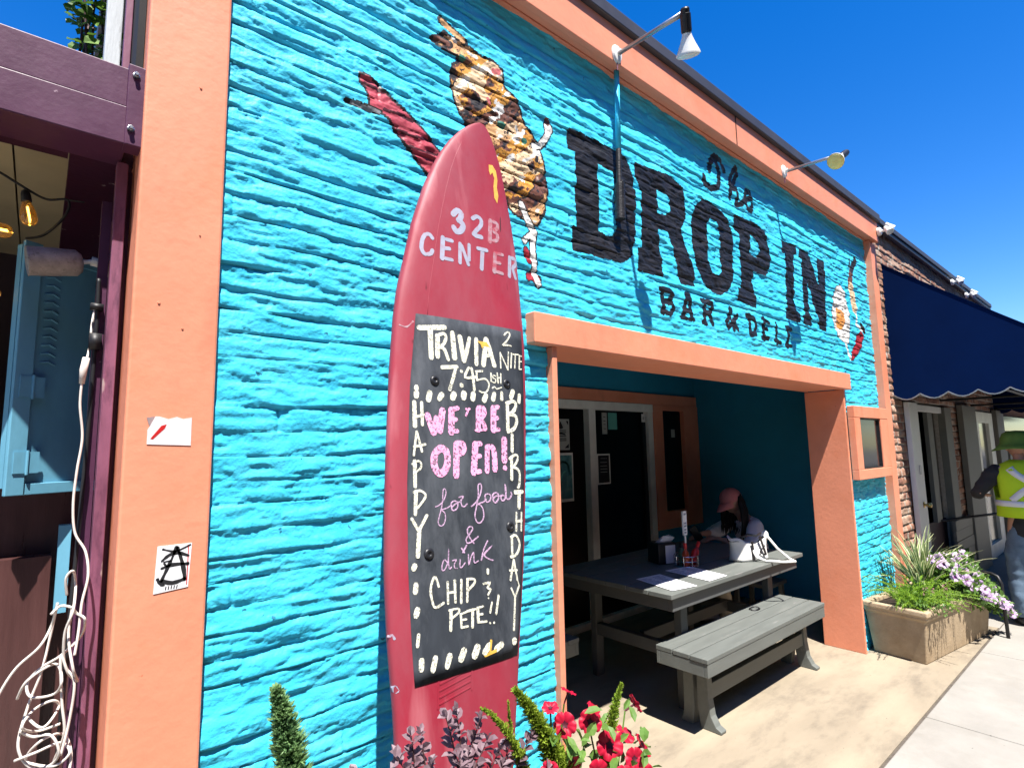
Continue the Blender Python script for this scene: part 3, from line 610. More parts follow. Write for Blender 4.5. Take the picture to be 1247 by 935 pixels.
# tall narrow window in a salmon surround
ww = MB().box(4.935, 5.10, BY - .04, BY + .04, .74, 2.049).box(5.50, 5.79, BY - .04, BY + .04, .74, 2.049).box(5.10, 5.50, BY - .04, BY + .04, 1.99, 2.049).box(5.10, 5.50, BY - .04, BY + .04, .74, .92).build('window', M['orange'], bar, bevel=.004)
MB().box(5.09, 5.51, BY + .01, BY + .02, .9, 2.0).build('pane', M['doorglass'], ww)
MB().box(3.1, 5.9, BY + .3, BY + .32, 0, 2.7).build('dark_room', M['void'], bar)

# ================================================================== THE PURPLE SHOP ON THE LEFT
pur = thing('purple_shop', (-.8, 1.75, 0), 'purple timber shop front with cream soffit at the left edge', 'building')
hb = MB().box(-3.0, .128, 1.665, 1.80, 2.514, 2.622).box(-3.0, .128, 1.655, 1.80, 2.408, 2.511)
hdr = hb.build('header_beam', M['purple'], pur, bevel=.003)
pl = MB().box(.122, .166, 1.645, 1.70, 2.404, 2.626).build('end_plate', M['purple'], hdr, bevel=.003)
for zz in (2.596, 2.447):
    MB().lathe([(.0085, 0), (.0085, .004), (.0055, .005), (.0055, .013), (.004, .014)], axis_mtx((.139 if zz > 2.5 else .134, 1.645, zz), (0, -1, .05)), 8).build('bolt', M['chrome'], hdr)
MB().box(.02, .157, 1.805, 2.9, 2.415, 2.5).build('soffit_panel', M['purple_flake'], pur)
MB().box(-3.0, .016, 1.802, 1.845, 2.412, 2.53).build('soffit_edge', M['purple_flake'], pur)
cb = MB()
for i in range(22): cb.box(-3.0 + i * .138, -3.0 + i * .138 + .133, 1.85, 3.2, 2.50, 2.52)
cb.build('ceiling_boards', M['ceil'], pur)
MB().box(-3.0, .1, 1.85, 3.2, 2.523, 2.56).build('roof', M['dark'], pur)
MB().box(.118, .1435, 1.75, 1.79, 0, 2.40).build('post', M['purple_post'], pur, bevel=.002)
MB().box(.146, .157, 1.80, 3.2, 0, 2.4).build('side_wall', M['purple'], pur)
MB().box(-3.0, .157, 3.2, 3.26, 0, 2.5).build('back_wall', M['dark'], pur)
# upper storey posts seen above the beam
MB().box(.086, .128, 2.05, 2.12, 2.63, 3.7).build('corner_board', M['oldwhite'], pur, bevel=.003)
MB().box(.1205, .138, 1.84, 1.87, 2.63, 3.7).build('upper_post', M['purple_post'], pur, bevel=.002)
MB().box(.140, .1565, 1.70, 2.0, 2.63, 3.7).build('gap_shade_block', M['void'], pur)  # solid black box stands in for the shade in the gap
# blue shutter leaf, half folded back
def shp(a, b, d):    # a along the leaf, b up, d thickness
    ax, ay, bx, by = -.072, 1.96, .124, 2.07
    L = math.hypot(bx - ax, by - ay); tx, ty = (bx - ax) / L, (by - ay) / L
    return Vector((ax + tx * a + ty * d, ay + ty * a - tx * d, b))
SHL = math.hypot(.196, .11)
sh = MB()
def sbox(mb, a0, a1, b0, b1, d0, d1): mb.prism([(a0, b0), (a1, b0), (a1, b1), (a0, b1)], d0, d1, shp)
sbox(sh, 0, SHL, 1.535, 2.185, 0, .02)
shutter = sh.build('shutter', M['shutter'], pur)
s2 = MB(); sbox(s2, 0, .042, 1.515, 2.195, .022, .034); sbox(s2, .045, SHL, 2.162, 2.19, .022, .03); sbox(s2, .045, SHL, 1.515, 1.545, .022, .03)
s2.build('stile', M['shutter'], shutter, bevel=.002)
s3 = MB()
for k in range(11): 
    zz = 2.11 - k * .024
    s3.tube([shp(.062, zz, .021), shp(.08, zz + .004, .024), shp(.098, zz - .003, .021)], .003, 6)
s3.build('louvre', M['shutter'], shutter)
for zz in (1.80, 1.60):
    s4 = MB(); sbox(s4, .012, .07, zz - .028, zz + .028, .0345, .037); s4.tube([shp(.042, zz - .032, .038), shp(.042, zz + .032, .038)], .0035, 8); s4.build('hinge', M['shutter'], shutter)
# glazed lower front with a dark counter
MB().box(-3.0, .05, 2.05, 2.10, 0, 1.34).build('counter', M['counter'], pur)
MB().box(-3.0, .128, 2.12, 2.16, .2, 1.535).build('added_brown_panel', M['counter'], pur)  # panel added close behind the counter, as the back wall came out too dark
MB().box(.062, .09, 2.05, 2.09, 1.18, 1.42).build('inner_post', M['shutter'], pur)
MB().box(.095, .117, 1.80, 1.83, 0, 2.3).build('inner_post', M['purple'], pur)

# ================================================================== THE BRICK SHOP ON THE RIGHT
shop = thing('brick_shop', (8.8, FW, 0), 'brown brick shop with a navy awning beyond the turquoise bar', 'building')
xs = np.arange(6.05, 11.65, .013); zs = np.arange(0, 3.74, .0085)
X, Z = np.meshgrid(xs, zs)
Hb, rowb, bib, profb, vjb = brick_relief(X, Z, c=.075, seed=120, amp=1.2, fill=.15, jprob=1.1, rough=.5)
xc = (xs[:-1] + xs[1:]) / 2; zc = (zs[:-1] + zs[1:]) / 2
PX, PZ = np.meshgrid(xc, zc)
keepb = ~((PX > 6.86) & (PX < 8.1) & (PZ < 2.02)) & ~((PX > 9.6) & (PX < 10.85) & (PZ < 2.02))
rr = rowb[:-1, :-1]; bb = bib[:-1, :-1]
cid = np.floor(vnoise(bb * 2.7 + .5, rr * 3.9 + .5, 201) * 4.6).astype(int) % 4
mid = np.where((profb[:-1, :-1] < .45) | (vjb[:-1, :-1] > .5), 4, cid)
relief_mesh('brick_wall', shop, xs, zs, Hb, FW, keepb, M['brick_r'] + [M['mortar']], mid)
del X, Z, Hb, rowb, bib, profb, vjb, PX, PZ
MB().box(6.06, 6.86, 1.70, 1.9, 0, 3.7).box(8.1, 9.6, 1.70, 1.9, 0, 3.7).box(10.85, 11.6, 1.70, 1.9, 0, 3.7).box(6.86, 11.6, 1.70, 1.9, 2.05, 3.7).box(6.5, 9.0, 2.6, 2.65, 0, 2.6).build('wall_core', M['mortar'], shop)
MB().box(6.04, 11.7, 1.585, 2.1, 3.742, 3.80).box(6.04, 11.7, 1.60, 1.64, 3.70, 3.742).build('coping', M['coping'], shop, bevel=.006)
MB().box(6.05, 11.7, 2.0, 6, 3.6, 3.7).build('roof', M['coping'], shop)
sd = MB().box(6.56, 6.86, 1.60, 1.645, .02, 2.0).box(6.86, 8.1, 1.66, 1.70, 1.93, 2.0).build('door', M['whitepaint'], shop, bevel=.004)
MB().box(6.86, 8.1, 1.74, 1.746, .72, 1.93).build('glass_panel', M['clearglass'], sd)
MB().box(6.86, 8.1, 1.72, 1.77, .02, .72).build('lower_panel', M['dark'], sd)
MB().box(7.55, 7.75, 1.68, 1.72, .72, 1.93).build('mullion', M['trim_taupe'], sd)
MB().lathe([(.028, 0), (.03, .006), (.012, .01), (.012, .03), (.028, .045), (.024, .06), (.01, .066)], axis_mtx((6.74, 1.60, .98), (0, -1, 0)), 14).build('knob', M['brass'], sd)
MB().box(6.70, 6.76, 1.594, 1.60, 1.28, 1.37).build('lock_plate', M['steel'], sd)
MB().box(8.1, 8.4, 1.63, 1.70, 0, 2.0).build('frame_post', M['trim_taupe'], shop, bevel=.004)
MB().box(8.75, 9.5, 1.58, 1.64, 0, 2.05).build('pilaster', M['trim_taupe'], shop, bevel=.004)
sp_ = MB()
for k in range(6): sp_.box(7.9, 8.72, 1.60 - .004 * (k % 2), 1.63, .02 + k * .115, .02 + k * .115 + .11)
sp_.build('sill_panel', M['trim_taupe'], shop)
d2 = MB().box(9.6, 9.85, 1.62, 1.70, .02, 2.0).box(10.55, 10.85, 1.62, 1.70, .02, 2.0).box(9.85, 10.55, 1.62, 1.70, 1.85, 2.0).box(9.85, 10.55, 1.62, 1.70, .02, .2).build('door', M['frame'], shop, bevel=.004)
MB().box(9.85, 10.55, 1.66, 1.67, .2, 1.85).build('glass_panel', M['glass'], d2)
MB().box(10.45, 10.52, 1.55, 1.62, .9, 1.2).build('handle', M['blackplastic'], d2)
MB().box(10.95, 11.5, 1.58, 1.64, 0, 2.05).build('pilaster', M['trim_taupe'], shop, bevel=.004)
# awning: sloping top sheet, closed side cheeks, scalloped valance
AX0, AX1, AYF, AZT, AZF, AZB = 6.32, 11.3, .16, 3.37, 2.19, 2.055
def scal(n, a0, a1, depth=.05):
    pts = []
    for k in range(n):
        for t in range(7):
            u = (k + t / 6.) / n
            pts.append((a0 + (a1 - a0) * u, -depth * math.sin(math.pi * t / 6.)))
    return pts
aw = MB()
T_ = .006
cheek = [(1.655, AZT), (AYF, AZF)] + [(y, AZB + d) for y, d in scal(7, AYF, 1.655)]
aw.prism(cheek, AX0, AX0 + T_, lambda a, b, d: Vector((d, a, b)))
aw.prism(cheek, AX1 - T_, AX1, lambda a, b, d: Vector((d, a, b)))
top = [(1.655, AZT + .004), (1.3, AZT - .28), (.8, AZT - .68), (AYF, AZF + .004)]
for (ya, za), (yb, zb) in zip(top[:-1], top[1:]):
    aw.add([(AX0 - .006, ya, za), (AX1 + .006, ya, za), (AX1 + .006, yb, zb), (AX0 - .006, yb, zb), (AX0 - .006, ya, za + .005), (AX1 + .006, ya, za + .005), (AX1 + .006, yb, zb + .005), (AX0 - .006, yb, zb + .005)],
           [(0, 3, 2, 1), (4, 5, 6, 7), (0, 1, 5, 4), (1, 2, 6, 5), (2, 3, 7, 6), (3, 0, 4, 7)])
fv = [(AX0, AZF), (AX0, AZB)] + [(x, AZB + d) for x, d in scal(22, AX0, AX1)] + [(AX1, AZF)]
aw.prism(fv, AYF - .004, AYF + .002, lambda a, b, d: Vector((a, d, b)))
awn = aw.build('awning', M['canvas'], shop)
ed = MB()
ed.tube([(AX0 - .004, y, z + d) for (y, z), d in zip([(y, AZB) for y, _ in scal(7, AYF, 1.655)], [d for _, d in scal(7, AYF, 1.655)])], .006, 5)
ed.build('piping', M['steel'], awn)
fb = MB()
for xx in (6.4, 8.0, 9.6, 11.2): fb.tube([(xx, 1.64, AZT - .05), (xx, AYF + .05, AZF - .03), (xx, AYF + .05, AZB + .02), (xx, 1.64, AZB + .02)], .014, 6)
fb.tube([(6.4, AYF + .05, AZB + .02), (11.2, AYF + .05, AZB + .02)], .014, 6); fb.tube([(6.4, .9, AZB + .02), (11.2, .9, AZB + .02)], .014, 6)
fb.build('awning_frame', M['iron'], awn)

# further shop down the street
far = thing('corner_shop', (16, FW, 0), 'dark shop front with a small blue awning far down the street', 'building')
MB().box(11.75, 22, 1.75, 6, 0, 3.5).build('wall', M['brick_r'][2], far)
MB().box(11.9, 21.5, 1.70, 1.745, .6, 2.0).build('window', M['glass'], far)
for k in range(5): MB().box(12.3 + k * 1.6, 13.1 + k * 1.6, 1.66, 1.695, 1.15, 1.75).build('window_card', M['bottleg'][4] if k % 2 else M['trim_taupe'], far)
MB().box(11.9, 21.5, 1.62, 1.745, .0, .6).build('stall_riser', M['trim_taupe'], far)
fa2 = MB()
fa2.add([(12.0, 1.74, 2.75), (21, 1.74, 2.75), (21, .75, 2.25), (12.0, .75, 2.25), (12.0, 1.74, 2.76), (21, 1.74, 2.76), (21, .75, 2.26), (12, .75, 2.26)], [(0, 3, 2, 1), (4, 5, 6, 7), (0, 1, 5, 4), (1, 2, 6, 5), (2, 3, 7, 6), (3, 0, 4, 7)])
fa2.prism([(12.0, 2.25), (12.0, 2.12)] + [(x, 2.12 + d) for x, d in scal(30, 12.0, 21)] + [(21, 2.25)], .744, .75, lambda a, b, d: Vector((a, d, b)))
fa2.prism([(1.74, 2.75), (.75, 2.25)] + [(y, 2.12 + d) for y, d in scal(5, .75, 1.74)], 11.994, 12.0, lambda a, b, d: Vector((d, a, b)))
fa2.build('awning', M['canvas_far'], far)
# unseen dark block added across the road, dims the porch and feeds reflections
opp = thing('added_opposite_block', (4, -13.5, 0), 'unseen dark brick block added across the road to dim the porch', 'building')
MB().box(-30, 40, -19, -12.2, 0, 9.5).build('wall', M['brick_dark'], opp)
for k in range(9): MB().box(-14 + k * 4, -12 + k * 4, -12.2, -12.15, 1.0, 2.6).build('window', M['glass'], opp)

# ================================================================== SURFBOARD SIGN
SO = Vector((.827, 1.19, 0)); SA = Vector((.13, .14, 1)).normalized()
SU = (Vector((1, 0, 0)) - SA * SA.x).normalized(); SN = SU.cross(SA)
def sb(u, v, d): return SO + SU * u + SA * v + SN * d
surf = thing('surfboard', tuple(SO), 'red surfboard with a chalkboard panel leaning on the turquoise wall', 'surfboard')
OUT = [(0.02, -18, 18), (.10, -62, 60), (.25, -108, 106), (.45, -148, 145), (.7, -182, 178), (.92, -206, 201), (1.1, -235, 217), (1.27, -255, 234), (1.42, -264, 245), (1.6, -271, 253),
       (1.85, -276, 259), (2.03, -274, 257), (2.135, -267, 249), (2.24, -250, 238), (2.39, -227, 225), (2.55, -189, 196), (2.65, -158, 173), (2.72, -130, 156), (2.79, -94, 135), (2.84, -61, 114), (2.885, -24, 90), (2.91, 4, 70), (2.922, 24, 52)]
vv = np.array([o[0] for o in OUT]); lv = np.array([o[1] for o in OUT]) / 1000.; rv = np.array([o[2] for o in OUT]) / 1000.
def deck_d(u, v):
    l, r_ = np.interp(v, vv, lv), np.interp(v, vv, rv); c_, w_ = (l + r_) / 2, (r_ - l) / 2
    th = .033 * min(1, max(.25, (w_ / .2) ** .6)); q_ = min(abs(u - c_) / w_, .999) ** (1 / .55)
    return -th + th * math.sqrt(1 - q_ * q_) ** .62
def sc_(u, v, d): return sb(u, v, d + deck_d(u, v))
vs, fs = [], []
NS, NV = 44, 90
stations = np.concatenate([np.linspace(.02, 2.6, 60), 2.6 + (2.922 - 2.6) * np.sin(np.linspace(0, math.pi / 2, 31))[1:]])
for v in stations:
    l, r_ = np.interp(v, vv, lv), np.interp(v, vv, rv)
    c_, w_ = (l + r_) / 2, (r_ - l) / 2
    th = .033 * min(1, max(.25, (w_ / .2) ** .6))
    for j in range(NS):
        a = 2 * math.pi * j / NS
        ca, sa = math.cos(a), math.sin(a)
        u = c_ + w_ * math.copysign(abs(ca) ** .55, ca)
        d = -th + th * math.copysign(abs(sa) ** .62, sa)
        vs.append(sb(u, v, d))
ns = len(stations)
for i in range(ns - 1):
    for j in range(NS): fs.append((i * NS + j, i * NS + (j + 1) % NS, (i + 1) * NS + (j + 1) % NS, (i + 1) * NS + j))
fs.append(tuple(range(NS))[::-1]); fs.append(tuple((ns - 1) * NS + j for j in range(NS)))
m_ = MB(); m_.add(vs, fs); m_.build('deck', M['board'], surf, smooth=True)
# chalkboard panel, bent to the deck
PL_ = [(a / 1000., b / 1000.) for a, b in PANEL]
Lp_ = PL_[:6][::-1]; Rp_ = PL_[7:][:]
lo0, lo1 = PL_[5], PL_[7]; hi0, hi1 = PL_[0], PL_[12]
q = MB(); V, F = [], []
nr, ncol = 26, 12
for i in range(nr + 1):
    t = i / nr
    vl = lo0[1] + (hi0[1] - lo0[1]) * t; vr = lo1[1] + (hi1[1] - lo1[1]) * t
    ul = np.interp(vl, [p[1] for p in Lp_], [p[0] for p in Lp_]); ur = np.interp(vr, [p[1] for p in Rp_], [p[0] for p in Rp_])
    for j in range(ncol + 1):
        k = j / ncol; V.append(sc_(ul + (ur - ul) * k, vl + (vr - vl) * k, .0022))
for i in range(nr):
    for j in range(ncol): F.append((i * (ncol + 1) + j, i * (ncol + 1) + j + 1, (i + 1) * (ncol + 1) + j + 1, (i + 1) * (ncol + 1) + j))
q.add(V, F); panel = q.build('chalkboard', M['chalkboard'], surf, smooth=True)
sm = panel.modifiers.new('s', 'SOLIDIFY'); sm.thickness = .003; sm.offset = -1
random.seed(11)
def lettering(name, lst, m, d, jit=.12, parent=panel, wmul=1.0):
    q = MB()
    for i, st in enumerate(lst): q.stroke(prs(st[1:]), st[0] / 1000. * wmul, sc_, d - .0012, d + .0003 + .0001 * (i % 7), jit)
    return q.build(name, m, parent, fix=True)
_grp = {}
for st in CHALK_WHITE:
    us, vs_ = st[1::2], st[2::2]; um, vm = sum(us) / len(us), sum(vs_) / len(vs_)
    k = 'top' if vm > 1800 else 'low' if vm < 1110 else 'left' if um < -165 else 'right' if um > 140 else 'mid'
    _grp.setdefault(k, []).append(st)
for k in ('top', 'left', 'right', 'mid', 'low'): lettering('white_lettering', _grp[k], M['chalk'], .0028)
lettering('pink_lettering', CHALK_PINK, M['chalkpink'], .0028, .06)
lettering('lilac_lettering', CHALK_LILAC, M['chalklilac'], .0028, .05)
_hi = [st for st in STENCIL_PALE if min(st[2::2]) > 2425]
lettering('stencil_lettering', _hi, M['stencil'], .0002, .03, surf); lettering('stencil_lettering', [st for st in STENCIL_PALE if st not in _hi], M['stencil'], .0002, .03, surf)
lettering('stencil_lettering', STENCIL_WORN, M['stencilworn'], .0002, .03, surf)
for u, v in BOLTS:
    MB().lathe([(.0165, -.002), (.0165, .002), (.012, .0055), (.006, .0065), (.005, .004), (.0015, .004)], axis_mtx(sc_(u / 1000., v / 1000., .002), SN), 18).build('bolt', M['blackplastic'], panel, smooth=True)
random.seed(3)
MB().prism([(.070, 2.748), (.088, 2.755), (.106, 2.738), (.114, 2.70), (.110, 2.665), (.118, 2.63), (.112, 2.595), (.098, 2.612), (.094, 2.66), (.098, 2.70), (.088, 2.722), (.078, 2.705), (.072, 2.72)], -.001, .0012, sc_).build('paint_chip', M['yellowchip'], surf)
MB().prism([(.02, 2.012), (.06, 2.017), (.075, 2.003), (.05, 2.0), (.042, 1.99), (.035, 2.004)], .001, .0036, sc_).build('paint_chip', M['yellowchip'], panel)
MB().stroke([(.078, 1.052), (.082, 1.085)], .007, sc_, .001, .0038, .3).stroke([(.06, 1.047), (.1, 1.056)], .008, sc_, .001, .0037, .3).build('paint_chip', M['yellowchip'], panel)
MB().stroke([(-.262, 2.000), (-.24, 1.997), (-.22, 2.02)], .005, sc_, -.002, .0006, .5).build('scuff', M['stencilworn'], surf)
MB().stroke([(-.238, 1.12), (-.232, 1.125), (-.226, 1.115)], .005, sc_, -.004, .0006, .4).build('scuff', M['stencil'], surf)
MB().stroke([(-.216, 1.0), (-.211, .99)], .010, sc_, -.006, .0006, .4).build('scuff', M['stencil'], surf)
MB().prism([(.125, 2.53), (.128, 2.545), (.130, 2.49), (.127, 2.475)], -.001, .0007, sc_).build('dent', M['outline'], surf)
# thin raised rail line that follows the nose outline
rl = []
for v in np.linspace(2.05, 2.79, 22): rl.append(sc_(np.interp(v, vv, lv) * .8 + np.interp(v, vv, rv) * .2 - .02 * (v < 0) - .005, v, -.0012))
for v in np.linspace(2.79, 2.25, 18): rl.append(sc_(np.interp(v, vv, rv) * .84 + np.interp(v, vv, lv) * .16, v, -.0014))
MB().tube(rl, .0017, 6).build('rail_line', M['board'], surf, smooth=True)
# small embossed badge near the tail
bg_ = MB()
for k in range(4): bg_.stroke([(-.09, .945 + k * .016), (.01, .972 + k * .016)], .004, sc_, -.003, .0012, .3)
bg_.stroke([(-.095, .935), (-.095, 1.0)], .004, sc_, -.003, .0012); bg_.stroke([(.015, .965), (.015, 1.03)], .004, sc_, -.003, .0012)
bg_.build('badge', M['board'], surf)

# ================================================================== WALL LAMPS
def wall_lamp(name, x, z, tip, head_dir, label, group, lens):
    t = thing(name, (x, 1.57, z), label, 'wall lamp', group)
    MB().lathe([(.036, 0), (.036, .004), (.03, .012), (.012, .016), (.011, .03)], axis_mtx((x, 1.5695, z), (0, -1, .02)) @ Matrix.Scale(1.35, 4, (0, 1, 0)), 24).build('base', M['lampwhite'], t, smooth=False)
    tip = Vector(tip)
    MB().tube([(x, 1.555, z - .004), tuple(Vector((x, 1.555, z)) * .35 + tip * .65), tuple(tip)], [.011, .011, .0125], 10).build('arm', M['steel'], t, smooth=True)
    d = Vector(head_dir).normalized(); mt = axis_mtx(tip, d)
    MB().lathe([(.016, -.018), (.02, -.012), (.02, .006), (.0235, .008), (.0235, .075), (.021, .082)], mt, 18).build('socket', M['blackplastic'], t)
    b = MB().lathe([(.02, .083), (.022, .095), (.034, .125), (.05, .158), (.0535, .166), (.0535, .172)], mt, 26, cap=False).build('bulb', M['lampwhite'], t, smooth=True)
    MB().lathe([(.053, .1705), (.045, .178), (.02, .183), (.001, .184)], mt, 26, cap=False).build('lens', M[lens], b, smooth=True)
    cw = MB(); cw.tube([(x, 1.566, z - .045), (x, 1.566, z - .085)], .0035, 6); cw.build('rust_drip', M['purple_post'], t)
    return t
wall_lamp('wall_lamp', 2.07, 3.545, (2.07, 1.185, 3.52), (.42, .22, -.9), 'wall lamp pointing down above the big letter D, nearest the camera', 'wall lamps on the fascia', 'lampwhite')
wall_lamp('wall_lamp', 3.95, 3.545, (4.02, 1.19, 3.545), (-.78, .12, -.55), 'wall lamp turned sideways showing its yellow lens against the sky', 'wall lamps on the fascia', 'lens')
pipe = MB().tube([(2.125, 1.615, 3.51), (2.115, 1.615, 3.08)], .0135, 12).build('conduit_pipe', M['blue'], smooth=True)
tag(pipe, 'thin turquoise and black pipe hanging from the fascia over the letter D', 'pipe')
ORG[pipe.name] = np.array(pipe.location)
MB().tube([(2.115, 1.615, 3.082), (2.108, 1.615, 2.89)], .014, 12).build('black_end', M['black'], pipe)
MB().tube([(2.106, 1.615, 2.905), (2.112, 1.615, 2.90), (2.112, 1.62, 2.72)], .026, 12).build('black_end', M['black'], pipe)
def flood(x, y, z, label, n=2, grp='floodlights on the roof line'):
    t = thing('floodlight', (x, y, z), label, 'floodlight', grp)
    MB().lathe([(.04, 0), (.04, .02), (.03, .03)], axis_mtx((x, y, z), (0, -1, 0)), 14).build('base', M['lampwhite'], t)
    for k, dd in enumerate([(-.3, -1, -.1), (.55, -1, .1)][:n]):
        tp = Vector((x, y - .025, z)) + Vector(dd) * .05
        a_ = MB().tube([(x, y - .025, z), tuple(tp)], .012, 8).build('arm', M['lampwhite'], t)
        dn = Vector((dd[0] * .8, -.5, -.7))
        MB().lathe([(.014, -.02), (.018, 0), (.034, .05), (.036, .06), (.028, .062), (.001, .062)], axis_mtx(tp + Vector((0, 0, .015 + .035 * k)), dn), 16).build('lamp_head', M['lampwhite'], t, smooth=True)
    return t
flood(5.985, 1.565, 3.60, 'white twin floodlight at the right end of the salmon fascia')
flood(9.05, 1.60, 3.68, 'white twin floodlight on the brick wall above the navy awning, nearer one')
flood(9.85, 1.60, 3.64, 'white twin floodlight on the brick wall above the navy awning, farther one')

# ================================================================== TABLE, BENCHES
def plank_top(mb, x0, x1, y0, y1, z1, th, n, gap=.005):
    w = (y1 - y0) / n
    for i in range(n): mb.box(x0 + random.uniform(-.002, .002), x1 + random.uniform(-.002, .002), y0 + i * w + gap / 2, y0 + (i + 1) * w - gap / 2, z1 - th, z1 + random.uniform(-.0015, .0015))
tb = thing('table', (3.75, 2.33, 0), 'grey wooden porch table with its front edge in the sun', 'table')
q = MB(); plank_top(q, 2.85, 4.66, 1.935, 2.93, .75, .028, 6); q.build('table_top', M['bench'], tb, bevel=.003)
MB().box(2.90, 4.60, 1.965, 1.995, .64, .721).box(2.90, 4.60, 2.87, 2.90, .64, .721).box(2.90, 2.93, 1.995, 2.87, .64, .721).box(4.57, 4.60, 1.995, 2.87, .64, .721).build('apron', M['benchleg'], tb, bevel=.003)
for xx in (3.12, 4.3):
    for yy in (2.06, 2.76): MB().box(xx, xx + .075, yy, yy + .05, 0, .72).build('leg', M['benchleg'], tb, bevel=.004)
    MB().box(xx + .01, xx + .065, 2.11, 2.76, .28, .36).build('rail', M['benchleg'], tb, bevel=.004)
MB().box(3.195, 4.3, 2.40, 2.44, .29, .37).build('stretcher', M['benchleg'], tb, bevel=.004)
def bench(label, x0, x1, y0, y1):
    t = thing('bench', ((x0 + x1) / 2, (y0 + y1) / 2, 0), label, 'bench', 'grey wooden benches in the porch')
    q = MB(); plank_top(q, x0, x1, y0, y1, .452, .026, 3); q.build('seat', M['bench'], t, bevel=.003)
    MB().box(x0 + .003, x1 - .003, y0 + .005, y0 + .03, .352, .4255).box(x0 + .003, x1 - .003, y1 - .03, y1 - .005, .352, .4255).box(x0 + .003, x0 + .028, y0 + .03, y1 - .03, .352, .4255).box(x1 - .028, x1 - .003, y0 + .03, y1 - .03, .352, .4255).build('apron', M['bench'], t, bevel=.003)
    for xx in (x0 + .16, x1 - .13):
        for sgn in (-1, 1):
            yo = y0 + .115 if sgn < 0 else y1 - .075
            # leg with a foot that flares outwards
            fl_ = 1 if sgn < 0 else .35
            prof = [(yo, .42), (yo + sgn * -.062, .42), (yo + sgn * -.064, .1), (yo + sgn * -.05, .0), (yo + sgn * .075 * fl_, .0), (yo + sgn * .078 * fl_, .016), (yo + sgn * .045 * fl_, .032), (yo + sgn * .018 * fl_, .08), (yo + sgn * .005, .17)]
            MB().prism(prof, xx, xx + .055, lambda a, b, d: Vector((d, a, b))).build('leg', M['bench'], t, bevel=.004)
    MB().box(x0 + .215, x1 - .13, (y0 + y1) / 2 - .05, (y0 + y1) / 2 - .012, .155, .24).build('stretcher', M['bench'], t, bevel=.003)
    return t
random.seed(8)
bench('sunlit grey wooden bench in front of the porch table', 2.84, 4.45, 1.72, 2.06)
b2 = bench('shaded grey wooden bench at the left end of the porch table', 2.05, 2.95, 2.75, 3.05)
b2.rotation_euler.z = R(90); b2.location.x -= .04
MB_ = MB(); MB_.tube([(3.93 + .045 * math.cos(a), 1.99 + .03 * math.sin(a), .459 + .004 * math.sin(3 * a)) for a in np.linspace(0, 6.1, 26)], .0045, 6)
tag(MB_.build('hair_tie', M['blackplastic'], smooth=True), 'small black hair tie lying on the sunlit bench seat', 'hair tie')

# menus
def menu(pts, label):
    t = thing('menu', (pts[0][0], pts[0][1], .7535), label, 'menu', 'paper menus on the table')
    MB().prism(pts, .7535, .7545, lambda a, b, d: Vector((a, b, d))).build('sheet', M['paper'], t)
    P0, P1, P2, P3 = [Vector((a, b, 0)) for a, b in pts]
    q = MB(); random.seed(int(pts[0][0] * 100))
    for k in range(13):
        v_ = .10 + k * .066
        for c0 in (.07, .54):
            e = c0 + random.uniform(.2, .38)
            A0 = (P0.lerp(P1, c0)).lerp(P3.lerp(P2, c0), v_); A1 = (P0.lerp(P1, e)).lerp(P3.lerp(P2, e), v_)
            q.bar((A0.x, A0.y, .7547), (A1.x, A1.y, .7547), .006, .0005)
    q.build('printed_lines', M['print'], t)
menu([(2.93, 1.985), (3.14, 1.945), (3.245, 2.29), (3.02, 2.315)], 'white paper menu at the left corner of the table top')
menu([(3.30, 1.955), (3.52, 1.955), (3.60, 2.29), (3.36, 2.325)], 'white paper menu lying second from the left corner of the table')

# napkin dispenser, condiment caddy and what stands in it
nd = thing('napkin_dispenser', (3.60, 2.50, .751), 'black napkin dispenser with a white card on its side', 'napkin box')
rt = Matrix.Translation((3.60, 2.50, 0)) @ Matrix.Rotation(R(-20), 4, 'Z')
MB().box(-.09, .07, -.07, .07, .752, .90, rt).build('box', M['blackplastic'], nd, bevel=.006)
MB().box(-.03, .055, -.0745, -.072, .757, .885, rt).build('card', M['paper'], nd)
q = MB()
for k in range(4): q.add([rt @ Vector(p) for p in [(-.06, -.03 + k * .012, .90), (.05, -.03 + k * .012, .90), (.07, -.05 + k * .02, .935 + k * .004), (-.02, -.04 + k * .01, .95 - k * .005)]], [(0, 1, 2, 3)])
nk = q.build('napkin', M['paper'], nd); sm = nk.modifiers.new('s', 'SOLIDIFY'); sm.thickness = .002
CX, CY = 3.62, 2.32
cd_ = thing('condiment_caddy', (CX, CY, .751), 'round chrome wire caddy holding sauce bottles on the table', 'caddy')
q = MB()
for zz in (.756, .79, .825): q.tube([(CX + .085 * math.cos(a), CY + .085 * math.sin(a), zz) for a in np.linspace(0, 2 * math.pi, 30)], .0028, 6)
for a in np.linspace(0, 2 * math.pi, 10)[:-1]: q.tube([(CX + .085 * math.cos(a), CY + .085 * math.sin(a), .756), (CX + .085 * math.cos(a), CY + .085 * math.sin(a), .825)], .0024, 6)
q.lathe([(.084, .753), (.084, .7575)], Matrix.Translation((CX, CY, 0)), 24)
q.build('basket', M['wire'], cd_)
MB().tube([(CX, CY, .757), (CX, CY, .96)], .008, 8).build('post', M['lampwhite'], cd_)
MB().box(CX - .022, CX + .022, CY - .006, CY + .006, .965, 1.135, None).build('placard', M['paper'], cd_)
q = MB()
for zz in (1.115, 1.05, 1.03, 1.005, .985): q.box(CX - .014, CX + .012, CY - .0075, CY - .0063, zz - .007, zz + .006)
q.build('placard_print', M['print'], cd_)
